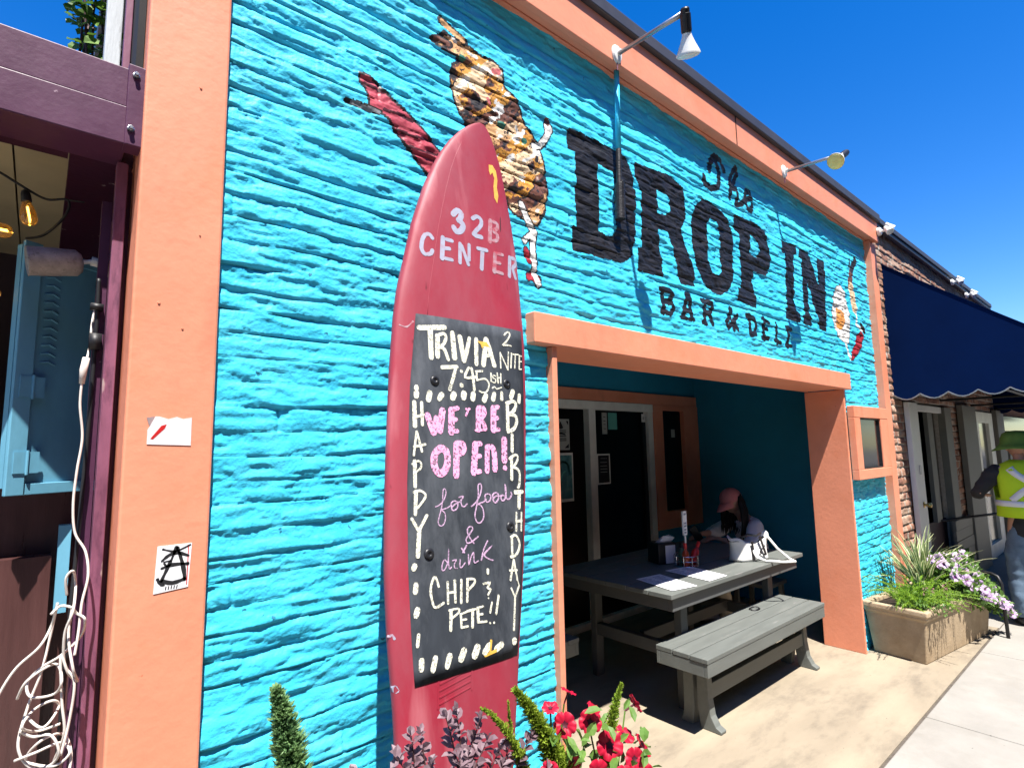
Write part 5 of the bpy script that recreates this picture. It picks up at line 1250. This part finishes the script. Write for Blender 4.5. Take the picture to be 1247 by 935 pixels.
def flower_mesh(q, c, n, r, lobes=5, depth=.5):
    """trumpet flower: ruffled disc, throat, tube"""
    n = Vector(n).normalized(); a = n.orthogonal().normalized(); b = n.cross(a)
    N = 40; rings = [(.16, -.32 * depth), (.34, -.10 * depth), (.6, .0), (.85, .03), (1.0, -.03)]
    V = []
    for k, (rr, z) in enumerate(rings):
        for j in range(N):
            t = 2 * math.pi * j / N
            notch = 1 - (.17 * max(0, math.cos(lobes * t)) ** 6) * (k / 4.) ** 2
            z_ = z + .075 * math.sin(lobes * t * 2 + c[0] * 90) * (k / 4.) ** 1.5 - .07 * math.cos(lobes * t) * (k / 4.)
            V.append(Vector(c) + (a * math.cos(t) + b * math.sin(t)) * rr * r * notch + n * z_ * r)
    F = []
    for i in range(len(rings) - 1):
        for j in range(N): F.append((i * N + j, i * N + (j + 1) % N, (i + 1) * N + (j + 1) % N, (i + 1) * N + j))
    q.cur = 0; q.add(V, F)
    q.cur = 1
    V = []
    for rr, z in ((.17, -.30 * depth), (.10, -.6 * depth), (.10, -1.3), (.06, -1.5)):
        for j in range(10):
            t = 2 * math.pi * j / 10; V.append(Vector(c) + (a * math.cos(t) + b * math.sin(t)) * rr * r + n * z * r)
    F = [(i * 10 + j, i * 10 + (j + 1) % 10, (i + 1) * 10 + (j + 1) % 10, (i + 1) * 10 + j) for i in range(3) for j in range(10)]
    F.append(tuple(range(10)))
    q.add(V, F)
    # dark star in the throat
    V = []
    for j in range(20):
        t = 2 * math.pi * j / 20; rr = (.36 if j % 4 == 0 else .22)
        V.append(Vector(c) + (a * math.cos(t) + b * math.sin(t)) * rr * r + n * (.012 if j % 4 == 0 else -.13 * depth) * r)
    V.append(Vector(c) + n * -.28 * depth * r)
    q.add(V, [(j, (j + 1) % 20, 20) for j in range(20)])
    q.cur = 0
def petunia(base, label, spots, m, md, nleaf, rbase, spread, norm, lab_cat='flowers'):
    t = thing('petunia_plant', base, label, 'flowers')
    q, lq = MB(), MB()
    for sp in spots:
        c = Vector(sp[:3]); r_ = sp[3]; n = Vector(sp[4]) if len(sp) > 4 else Vector(norm) + rv(.45)
        B = Vector(base) + Vector((random.uniform(-spread[0], spread[0]), random.uniform(-spread[1], spread[1]), 0))
        bk = c - n.normalized() * r_ * 1.45
        q.tube([tuple(B), tuple(B.lerp(bk, .5) + Vector((0, 0, .04))), tuple(bk)], .0022, 5)
    for k in range(nleaf):
        sp = random.choice(spots); c = Vector(sp[:3]); p = (Vector(base) * .5 + Vector((c.x, base[1], base[2])) * .5).lerp(c, random.uniform(.35, .98)) + rv(.045) * rbase - Vector((0, 0, .012))
        leaf(lq, p, rv() + Vector((0, -.2, .3)), Vector((0, -.4, 1)) + rv(.5), random.uniform(.025, .045) * rbase, random.uniform(.014, .024) * rbase)
    q.build('stem', M['petleaf'], t); lq.build('foliage', M['petleaf'], t, fix=False)
    for sp in spots:
        f_ = MB(); n = Vector(sp[4]) if len(sp) > 4 else Vector(norm) + rv(.45)
        flower_mesh(f_, sp[:3], n, sp[3]); f_.build('flower', [m, md], t, smooth=True, fix=False)
    return t
random.seed(12)
tc_ = (-.72, -.55, .30)     # roughly towards the street corner
red = [(.955, .95, .985, .027, (-.7, -.6, .35)), (1.035, .945, .968, .028, (-.6, -.75, .3)), (1.085, .93, .905, .033, (-.55, -.75, .35)), (1.16, .945, .90, .026, (.1, -.5, .9)), (1.225, .94, .855, .030, (.5, -.5, .5)), (1.165, .92, .85, .026, (-.4, -.8, .3)),
       (.92, .96, 1.03, .020, (-.2, -.2, .9)), (.985, .965, 1.045, .020, (.45, -.1, .9)), (.955, .93, .915, .022, (-.5, -.8, 0)), (1.03, .92, .87, .026, (-.4, -.8, .2)), (1.11, .91, .83, .028, (-.5, -.8, .3)), (.885, .93, .92, .021, (-.6, -.6, .2)), (.80, .91, .93, .024, (-.6, -.7, .5)), (1.215, .95, .955, .024, (.75, -.3, .35)), (1.20, .92, .80, .028, (-.5, -.8, .3)), (.99, .90, .83, .026, (-.5, -.8, .3)), (1.06, .955, .99, .018, (.3, -.4, .8))]
petunia((1.04, .97, .58), 'red petunias with dark throats in the front planter', red, M['petred'], M['petdark'], 260, 1.0, (.15, .06), tc_)
random.seed(14)
lil = [(.86, .915, .905, .02), (.89, .905, .885, .019), (.835, .90, .88, .018)]
petunia((.86, .95, .58), 'small lilac petunias low in the front planter beside the foxtail', lil, M['petlil'], M['petpur'], 60, .8, (.03, .03), tc_)

# corner planter beside the far pillar
cpn, cm = planter('planter', 5.60, 1.36, 1.24, .42, .38, R(-8), 'tan cast stone planter at the right foot of the turquoise wall')
random.seed(17)
fx = thing('flax_plant', (5.66, 1.42, .33), 'spiky cream striped flax plant at the back of the corner planter', 'plant')
ql, qc = MB(), MB()
def strap(base, az, tilt, L, w, droop):
    hdir = Vector((math.cos(az), math.sin(az), 0)); s = Vector((-math.sin(az), math.cos(az), 0))
    pts = []
    for k in range(9):
        t = k / 8.; ang_ = tilt + droop * t * t
        p = pts[-1] + (hdir * math.sin(ang_) + Vector((0, 0, math.cos(ang_)))) * L / 8 if pts else Vector(base)
        pts.append(p)
    ws = [w * math.sin(min(1, .35 + t / 8. * 1.4) * math.pi / 2) * (1 - (t / 8.) ** 3) + .0008 for t in range(9)]
    for k in range(8):
        a, b = pts[k], pts[k + 1]
        for mb, i0, i1 in ((ql, -.5, .5), (qc, -1, -.5), (qc, .5, 1)):
            lift = Vector((0, 0, .003))
            mb.add([a + s * ws[k] * i0 + lift * abs(i0), a + s * ws[k] * i1 + lift * abs(i1), b + s * ws[k + 1] * i1 + lift * abs(i1), b + s * ws[k + 1] * i0 + lift * abs(i0)], [(0, 1, 2, 3)])
for k in range(84):
    strap((5.60 + random.uniform(-.05, .05), 1.40 + random.uniform(-.05, .05), .36), random.uniform(0, 6.28), random.uniform(.05, .85), random.uniform(.42, .62), random.uniform(.009, .015), random.uniform(.2, 1.1))
ql.build('leaf', M['flax'], fx, fix=False); qc.build('leaf_margin', M['flaxcream'], fx, fix=False)
fe = thing('asparagus_fern', (5.22, 1.38, .33), 'feathery bright green fern at the left end of the corner planter', 'fern')
q, qs = MB(), MB(); random.seed(19)
for k in range(76):
    az = random.uniform(1.8, 5.4) if k > 16 else random.uniform(-1.4, 0.2); L = random.uniform(.26, .42); el = random.uniform(.6, 1.4)
    B = Vector((5.20 + random.uniform(-.12, .2), 1.36 + random.uniform(-.1, .1), .36)); pts = [B]
    for j in range(1, 11):
        e_ = el - .14 * j * .8
        pts.append(pts[-1] + Vector((math.cos(az) * math.cos(e_), math.sin(az) * math.cos(e_), math.sin(e_))) * L / 10)
    qs.tube([tuple(p) for p in pts], .0016, 4)
    for j in range(2, 11):
        for e in range(16):
            p = pts[j - 1].lerp(pts[j], random.random()); d = (pts[j] - pts[j - 1]).normalized()
            o_ = (d.cross(rv()).normalized() + d * .5)
            L_ = random.uniform(.015, .032) * (1.15 - j * .06); ax = o_.cross(rv()).normalized() * .0016
            q.add([p - ax, p + ax, p + o_ * L_], [(0, 1, 2)])
qs.build('stem', M['fern'], fe); q.build('foliage', M['fern'], fe, fix=False)
random.seed(23)
pur_sp = []
for k in range(100):
    u_ = random.random() ** .8; x = 5.50 + .76 * u_; top_ = .66 - .06 * u_
    v_ = random.random() ** 1.3                      # 0 on top of the mound, 1 spilling down the front
    y = 1.24 - .30 * v_ + .08 * (1 - u_); z = top_ - v_ * (.16 + .26 * u_) + random.uniform(-.03, .03)
    pur_sp.append((x, y, z, random.uniform(.032, .043)))
petunia((5.80, 1.28, .36), 'lilac and white petunias with purple throats spilling over the corner planter', pur_sp, M['petlil'], M['petpur'], 3600, 1.35, (.3, .08), (-.75, -.55, .35))
random.seed(27)
gc = thing('ground_cover_plant', (5.25, 1.25, .33), 'low small leaved green trailing plant along the rim of the corner planter', 'plant')
q = MB()
for k in range(900):
    x = random.uniform(4.98, 5.8); p = Vector((x, random.uniform(1.13, 1.42), .37 + random.uniform(-.02, .10) * (1 if x > 5.15 else .6)))
    leaf(q, p, rv() + Vector((-.2, -.3, .4)), Vector((0, 0, 1)) + rv(.6), random.uniform(.018, .034), random.uniform(.010, .018))
q.build('foliage', M['petleaf'], gc, fix=False)
q = MB()
pk = thing('pink_flower_plant', (5.33, 1.28, .36), 'dusty pink flower spikes in the middle of the corner planter', 'flowers')
for k in range(16):
    B = Vector((5.33 + random.uniform(-.09, .12), 1.25 + random.uniform(-.08, .06), .40)); h_ = random.uniform(.05, .13)
    for e in range(22): leaf(q, B + Vector((random.uniform(-.012, .012), random.uniform(-.012, .012), h_ * e / 22.)), rv() + Vector((0, 0, .3)), rv(), .013, .008)
q.build('flower', mat('dusty_pink_petal', (.36, .17, .2), .6, .3, 30, 0), pk, fix=False)

# black iron railing round the bed by the brick shop
rl_ = thing('railing', (6.4, 1.3, 0), 'low black iron hoop railing beside the corner planter', 'railing')
MB().tube([(6.52, 1.60, .49), (6.30, 1.28, .495), (6.16, 1.04, .495), (6.135, 1.0, .48), (6.125, .98, .43), (6.125, .975, 0)], .013, 8).build('rail', M['iron'], rl_, smooth=True)
MB().tube([(6.52, 1.60, .49), (6.52, 1.60, 0)], .013, 8).build('post', M['iron'], rl_)
MB().tube([(6.9, 1.5, .82), (8.5, 1.16, .80), (8.54, 1.15, .76), (8.54, 1.15, 0)], .013, 8).build('rail', M['iron'], rl_, smooth=True)
bs = thing('shrub', (6.6, 1.45, 0), 'dark low shrub behind the iron railing', 'shrub'); q = MB(); random.seed(41)
for k in range(1100):
    a = random.uniform(0, 6.28); r_ = random.random() ** .5
    leaf(q, (6.62 + .42 * r_ * math.cos(a), 1.42 + .16 * r_ * math.sin(a), .08 + random.random() ** .7 * .46), rv() + Vector((0, 0, .4)), Vector((0, -.3, 1)) + rv(.6), random.uniform(.03, .055), random.uniform(.018, .03))
q.build('foliage', M['petleaf'], bs, fix=False)
MB().tube([(6.62, 1.42, 0), (6.62, 1.42, .35)], [.012, .004], 6).build('stem', M['lorstem'], bs)

# bottles on the shelf behind the shop door glass
random.seed(51)
sh_ = thing('shelf', (7.3, 1.95, 0), 'dim display shelves behind the brick shop door glass', 'shelf')
MB().box(6.9, 8.0, 1.86, 2.05, .94, .955).box(6.9, 8.0, 1.86, 2.05, 1.30, 1.315).box(6.9, 8.0, 1.86, 2.05, 1.58, 1.595).box(6.9, 8.0, 2.05, 2.07, .2, 2.0).build('board', M['trim_taupe'], sh_)

_kind = ['clear bottle', 'green bottle', 'red bottle', 'amber bottle', 'pale bottle']
pb = []
for k in range(5):
    t = thing('display_bottle', (6.95 + .07 * k, 1.92, 1.316), _kind[k] + ' on the middle shelf behind the brick shop door glass', 'bottle', 'bottles on the shop shelves')
    MB().lathe([(.028, 0), (.03, .004), (.03, .12), (.022, .14), (.01, .16), (.01, .20)], axis_mtx((6.95 + .07 * k, 1.92, 1.316), (0, 0, 1)), 14).build('body', M['bottleg'][k], t, smooth=True)
    MB().lathe([(.012, .195), (.012, .22)], axis_mtx((6.95 + .07 * k, 1.92, 1.316), (0, 0, 1)), 10).build('cap', M['chrome'], t)
    pb.append(t)
for zz, zn in ((1.316, 'middle'), (.956, 'bottom')):
    for k in range(5 if zz > 1.2 else 0, 13):
        c_ = copy_tree(pb[(k * 3 + 1) % 5]); c_.location = (6.95 + .08 * k, 1.90 + random.uniform(0, .06), zz); c_['label'] = _kind[(k * 3 + 1) % 5] + ' on the %s shelf behind the brick shop door glass' % zn

# ================================================================== POSTERS AND STICKERS
def flat(name, x0, x1, z0, z1, y, m, label, cat, art=None, group=None, skew=0):
    t = thing(name, ((x0 + x1) / 2, y, z0), label, cat, group)
    MB().prism([(x0 + skew, z0), (x1 + skew, z0), (x1, z1), (x0, z1)], y, y - .0012, lambda a, b, d: Vector((a, d, b))).build('sheet', m, t)
    if art:
        for nm, mm_, polys in art:
            q = MB()
            for k, pl_ in enumerate(polys):
                if len(pl_) == 2 and isinstance(pl_[1], list): q.stroke([(x0 + (x1 - x0) * a, z0 + (z1 - z0) * b) for a, b in pl_[1]], pl_[0], lambda a, b, d: Vector((a, y - d, b)), .001, .0018 + .00008 * k)
                else: q.prism([(x0 + (x1 - x0) * a, z0 + (z1 - z0) * b) for a, b in pl_], y - .001, y - .0018, lambda a, b, d: Vector((a, d, b)))
            q.build(nm, mm_, t)
    return t
PAPD = mat('grey_poster_paper', (.38, .4, .37), .6, .1, 20, 0); INK = mat('black_ink', (.012, .012, .014), .7, 0, bump=0)
SEA = mat('teal_poster_paper', (.05, .2, .22), .6, .3, 9, 0, col2=(.2, .42, .4), c2scale=6, c2lo=.5, c2hi=.65)
NOTE = mat('mint_note_paper', (.12, .42, .36), .6, .05, 20, 0)
gy = BY + .018
art1 = [('print', INK, [[(.35, .72), (.5, .93), (.65, .72), (.58, .68), (.42, .68)], [(.06, .06), (.3, .06), (.06, .2)], [(.94, .06), (.7, .06), (.94, .2)], [(.06, .94), (.2, .94), (.06, .8)], [(.94, .94), (.8, .94), (.94, .8)]] + [(.008, [(.2, z), (.8, z + .01)]) for z in (.62, .56, .44, .36, .30)] + [(.014, [(.3, .5), (.5, .53), (.75, .5)])])]
flat('poster', 3.47, 3.70, 1.59, 1.87, gy, PAPD, 'grey poster with black print at the top of the left glass pane', 'poster', art1)
flat('poster', 3.47, 3.735, 1.13, 1.565, gy, M['frame'], 'large framed blue green wave poster low on the left glass pane', 'poster', [('picture', SEA, [[(.06, .06), (.94, .06), (.94, .95), (.06, .95)]]), ('picture_detail', NOTE, [(.02, [(.2, .62), (.4, .8), (.7, .78), (.8, .6)]), (.014, [(.3, .3), (.45, .55), (.6, .62)])])])
flat('poster', 4.075, 4.27, 1.255, 1.545, gy + .008, M['frame'], 'small white bordered black notice in the middle of the door glass', 'poster', [('notice', INK, [[(.09, .05), (.91, .05), (.91, .95), (.09, .95)]]), ('text', PAPD, [(.005, [(.25, z), (.75, z)]) for z in (.85, .72, .6, .5, .4)])])
flat('sticker', 4.17, 4.245, 1.735, 1.945, gy + .008, PAPD, 'narrow grey paper slip at the top of the door glass', 'sticker', [('print', INK, [(.006, [(.3, z), (.7, z)]) for z in (.8, .6, .45, .25)])])
flat('sticker', 4.265, 4.40, 1.78, 1.945, gy + .008, NOTE, 'mint green note beside the paper slip on the door glass', 'sticker')
flat('sticker', 4.775, 4.835, 1.86, 1.945, BY + .003, M['whitepaint'], 'small white sign at the top right corner of the door', 'sticker', [('print', INK, [(.005, [(.4, .3), (.5, .7), (.6, .3)])])])
flat('sticker', 5.31, 5.38, 1.70, 1.79, BY + .009, PAPD, 'small pale note stuck high on the tall narrow window', 'sticker')
STK = mat('peeled_sticker_paper', (.76, .66, .66), .6, .05, 12, .2, col2=(.74, .48, .46), c2scale=14, c2lo=.5, c2hi=.75)
t = thing('sticker', (.252, 1.631, 1.637), 'torn pale pink sticker remnant higher on the salmon pillar', 'sticker')
fy = lambda a, b, d: Vector((a, 1.6315 - d, b))
MB().prism([(.206, 1.640), (.302, 1.636), (.3015, 1.708), (.282, 1.704), (.268, 1.709), (.25, 1.703), (.23, 1.709), (.221, 1.709), (.213, 1.69), (.206, 1.675)], 0, .0012, fy).build('sheet', STK, t)
MB().prism([(.203, 1.706), (.220, 1.709), (.213, 1.688), (.209, 1.686)], 0, .001, fy).build('torn_corner', mat('grey_glue', (.3, .22, .22), .7), t)
MB().prism([(.213, 1.654), (.218, 1.652), (.243, 1.680), (.246, 1.69), (.235, 1.686)], .001, .0018, fy).build('red_mark', M['red_plastic'], t)
t = thing('sticker', (.276, 1.631, 1.276), 'white sticker with a black brush drawn emblem lower on the salmon pillar', 'sticker')
MB().prism([(.237, 1.277), (.311, 1.283), (.3155, 1.390), (.241, 1.390)], 0, .0012, fy).build('sheet', M['paper'], t)
q = MB(); random.seed(2)
for w_, pts in [(.007, [(.282, 1.384), (.272, 1.355), (.262, 1.33), (.252, 1.305)]), (.008, [(.284, 1.382), (.294, 1.35), (.30, 1.325), (.303, 1.302)]), (.008, [(.252, 1.354), (.266, 1.366), (.284, 1.37), (.308, 1.36)]), (.007, [(.252, 1.336), (.275, 1.342), (.309, 1.34)]), (.008, [(.254, 1.306), (.276, 1.298), (.303, 1.304)]), (.004, [(.252, 1.382), (.28, 1.374), (.312, 1.386)]), (.006, [(.244, 1.312), (.25, 1.30), (.258, 1.296)]), (.004, [(.262, 1.34), (.256, 1.35), (.27, 1.352)])]:
    q.stroke(pts, w_, fy, .001, .0018, .35)
for k in range(5): q.stroke([(.262 + k * .006, 1.284), (.263 + k * .006, 1.291)], .0022, fy, .001, .0018)
q.build('emblem', INK, t)
q = MB(); q.stroke([(.3075, 1.29), (.308, 1.37), (.307, 1.386)], .0022, fy, .001, .0018); q.build('red_line', M['red_plastic'], t)

def cr(pts, n=8):
    P = [Vector(p) for p in pts]; out = []
    for i in range(len(P) - 1):
        p0, p1, p2, p3 = P[max(i - 1, 0)], P[i], P[i + 1], P[min(i + 2, len(P) - 1)]
        for k in range(n):
            t = k / n
            out.append(.5 * ((2 * p1) + (p2 - p0) * t + (2 * p0 - 5 * p1 + 4 * p2 - p3) * t * t + (3 * p1 - p0 - 3 * p2 + p3) * t ** 3))
    return [tuple(p) for p in out + [P[-1]]]

# ================================================================== SMALL THINGS AT THE PURPLE SHOP
sl = thing('spotlight', (.113, 1.83, 2.115), 'grimy can spotlight screwed to the purple post', 'spotlight')
SPK = Matrix.Translation((0, 0, EYE)) @ Matrix.Translation((.004, .075, .022)) @ Matrix.Translation((0, 0, -EYE))
MB().lathe([(.034, 0), (.034, .006), (.026, .010), (.01, .011)], SPK @ axis_mtx((.1165, 1.775, 2.115), (-1, -.1, 0)), 20).build('base', M['whitepaint'], sl)
MB().tube([tuple(SPK @ Vector(p)) for p in ((.108, 1.774, 2.115), (.078, 1.772, 2.119))], .0125, 10).tube([tuple(SPK @ Vector(p)) for p in ((.083, 1.772, 2.119), (.055, 1.77, 2.110))], .006, 8).build('arm', M['whitepaint'], sl)
mt = SPK @ axis_mtx((.058, 1.77, 2.108), (-1, -.06, -.16))
MB().lathe([(.006, -.004), (.024, 0), (.035, .012), (.036, .045), (.037, .047), (.0375, .108), (.039, .112), (.0375, .113), (.034, .10), (.001, .085)], mt, 26, cap=False).build('can', M['grimy'], sl, smooth=True)
sg = thing('string_light', (-.08, 1.95, 2.3), 'black festoon cord with amber filament bulbs under the cream soffit', 'string light')
cpts = [(-.30, 1.97, 2.44), (-.15, 1.95, 2.385), (-.085, 1.94, 2.35), (-.06, 1.935, 2.335), (-.02, 1.93, 2.318), (.025, 1.92, 2.325), (.02, 1.93, 2.28), (-.02, 1.97, 2.23), (-.06, 2.1, 2.25)]
MB().tube(cr(cpts), .0034, 8).tube([(.025, 1.92, 2.325), (.06, 1.90, 2.322)], .0025, 6).build('cord', M['blackcable'], sg, smooth=True)
def bulb(p, d, r=1.0):
    mt = axis_mtx(p, d) @ Matrix.Scale(r, 4)
    s_ = MB().lathe([(.006, -.022), (.012, -.018), (.015, -.006), (.0165, .02), (.015, .024)], mt, 14).build('socket', M['blackplastic'], sg, smooth=True)
    b_ = MB().lathe([(.013, .024), (.016, .034), (.023, .058), (.026, .08), (.0255, .094), (.018, .108), (.006, .113), (.001, .1135)], mt, 18, cap=False).build('bulb', M['amber'], sg, smooth=True)
    q = MB()
    for a in (-.006, .004): q.tube([tuple(mt @ Vector((a, 0, .045))), tuple(mt @ Vector((a * 1.3, .002, .095)))], .0016 * r, 6)
    q.build('filament', M['filament'], b_)
bulb((-.064, 1.936, 2.318), (.16, .02, -1), .72)
bulb((-.165, 1.95, 2.22), (.9, .1, -.05), .72)
bulb((-.15, 1.98, 2.07), (.8, .1, -.4), .5)
# white cable: hanging run and the tangled coil at the bottom
cb_ = thing('white_cable', (.06, 1.70, 1.2), 'tangled white cable hanging in loops from the purple post', 'cable')
q = MB()
run = cr([(.10, 1.85, 2.10), (.099, 1.84, 2.03), (.092, 1.82, 1.97), (.089, 1.80, 1.90), (.081, 1.765, 1.84)])
q.tube(run, .0028, 6)
MB().tube([(.082, 1.757, 1.862), (.078, 1.756, 1.83), (.0765, 1.755, 1.795)], [.008, .0085, .006], 10).build('connector', M['cable'], cb_, smooth=True)
q.tube(cr([(.0765, 1.755, 1.80), (.076, 1.75, 1.74), (.085, 1.75, 1.66), (.079, 1.745, 1.58), (.076, 1.74, 1.50), (.083, 1.735, 1.43), (.105, 1.72, 1.385), (.112, 1.70, 1.33), (.103, 1.69, 1.27), (.10, 1.68, 1.21), (.095, 1.67, 1.16)]), .0029, 7)
cq = lambda px_, py_: (.075 + (px_ - .075) * .78, 1.69 + random.uniform(-.03, .03), py_)
random.seed(66)
loops = [[(.04, 1.262), (.06, 1.272), (.085, 1.268), (.10, 1.25), (.12, 1.235), (.115, 1.19), (.07, 1.16), (.03, 1.14), (.0, 1.11), (.01, 1.085), (.06, 1.08), (.075, 1.11), (.06, 1.14), (.0, 1.13), (-.02, 1.09)],
         [(.05, 1.27), (.045, 1.23), (.02, 1.19), (-.03, 1.15), (-.065, 1.09), (-.075, 1.02), (-.072, .95), (-.07, .88)],
         [(.075, 1.29), (.07, 1.33), (.085, 1.345), (.095, 1.31), (.09, 1.26), (.075, 1.21), (.08, 1.14), (.105, 1.10), (.10, 1.02), (.085, .95)],
         [(.055, 1.275), (.045, 1.21), (.03, 1.13), (.005, 1.06), (-.01, .99), (.02, .94), (.06, .93), (.08, .96), (.06, 1.0), (.02, 1.0), (-.01, 1.02)],
         [(.09, 1.265), (.085, 1.2), (.10, 1.13), (.115, 1.09), (.09, 1.12), (.07, 1.16), (.08, 1.06), (.09, .99), (.07, .92)],
         [(.0, 1.04), (.04, 1.02), (.075, 1.04), (.06, 1.06), (.02, 1.05), (-.005, 1.03), (.03, 1.0), (.08, 1.01)],
         [(-.015, .96), (.03, .975), (.085, .97), (.105, .95), (.07, .93), (.01, .945), (.04, .99), (.09, .98), (.11, .94), (.10, .88)]]
for lp in loops: q.tube(cr([cq(a, b) for a, b in lp]), .0029, 7)
q.build('cable', M['cable'], cb_, smooth=True)
bc = MB().tube(cr([(.098, 1.79, 2.08), (.10, 1.79, 1.95), (.098, 1.79, 1.7), (.094, 1.785, 1.5), (.09, 1.77, 1.36), (.085, 1.75, 1.2), (.08, 1.74, .9)]), .005, 7).box(.084, .112, 1.775, 1.80, 1.995, 2.01).box(.086, .112, 1.77, 1.80, 1.89, 1.93)
tag(bc.build('black_cable', M['blackcable'], smooth=True), 'black cable running down behind the white one beside the purple post', 'cable')
# ivy above the beam
iv = thing('ivy', (.05, 2.35, 2.6), 'green ivy climbing beside the weathered corner board above the purple beam', 'vine')
q, qs = MB(), MB(); random.seed(77)
for k in range(7):
    x = .02 + .016 * k + random.uniform(-.01, .01); pts = [(x + random.uniform(-.02, .02), 2.3 + random.uniform(-.06, .06), 2.55 + .16 * j) for j in range(7)]
    qs.tube(pts, .004, 5)
for k in range(420):
    z = random.uniform(2.72, 3.5); x = random.uniform(.0, .13) + .03 * math.sin(z * 9) 
    leaf(q, (x, 2.3 + random.uniform(-.09, .08), z), rv() + Vector((-.5, -.5, -.5)), Vector((-.2, -.8, .7)) + rv(.5), random.uniform(.03, .055), random.uniform(.026, .045), .12)
qs.build('stem', M['lorstem'], iv); q.build('foliage', M['ivy'], iv, fix=False)
# unseen trees added across the road to keep skylight out of the porch
random.seed(90)
def added_tree(x, y, label):
    t = thing('added_tree', (x, y, 0), label, 'tree', 'unseen trees added to dim the porch')
    q = MB(); q.tube([(x, y, -.2), (x + .05, y, 1.5), (x - .03, y + .05, 3.4), (x, y, 5.2), (x, y, 7.5)], [.22, .18, .15, .10, .03], 10)
    lq = MB(); cl = []
    for k in range(26):
        a = random.uniform(0, 6.28); z = random.uniform(3.4, 8.6); rr = 2.6 * math.sqrt(max(.05, 1 - ((z - 5.6) / 3.6) ** 2)) * random.uniform(.35, 1.0)
        c = Vector((x + rr * math.cos(a) * 1.25, y + rr * math.sin(a), z)); cl.append(c)
        q.tube([(x, y, max(2.6, z - 1.6)), tuple(Vector((x, y, z - .4)).lerp(c, .5)), tuple(c)], [.06, .04, .015], 6)
        for e in range(230):
            p = c + Vector((random.gauss(0, .5), random.gauss(0, .5), random.gauss(0, .38)))
            leaf(lq, p, rv(), rv(), random.uniform(.16, .3), random.uniform(.1, .2), .1)
    q.build('trunk', M['bark'], t, smooth=True); lq.build('crown', M['treeleaf'], t, fix=False)
    return t
tr0 = added_tree(-4.5, -6.3, 'broad unseen tree added opposite the purple shop')
for x_, lb_ in ((1.2, 'broad unseen tree added opposite the surfboard'), (6.9, 'broad unseen tree added opposite the brick shop'), (12.6, 'broad unseen tree added opposite the corner shop')):
    c_ = copy_tree(tr0); c_.location.x = x_; c_.rotation_euler.z = x_; c_['label'] = lb_
print('OBJECTS', len(bpy.data.objects))
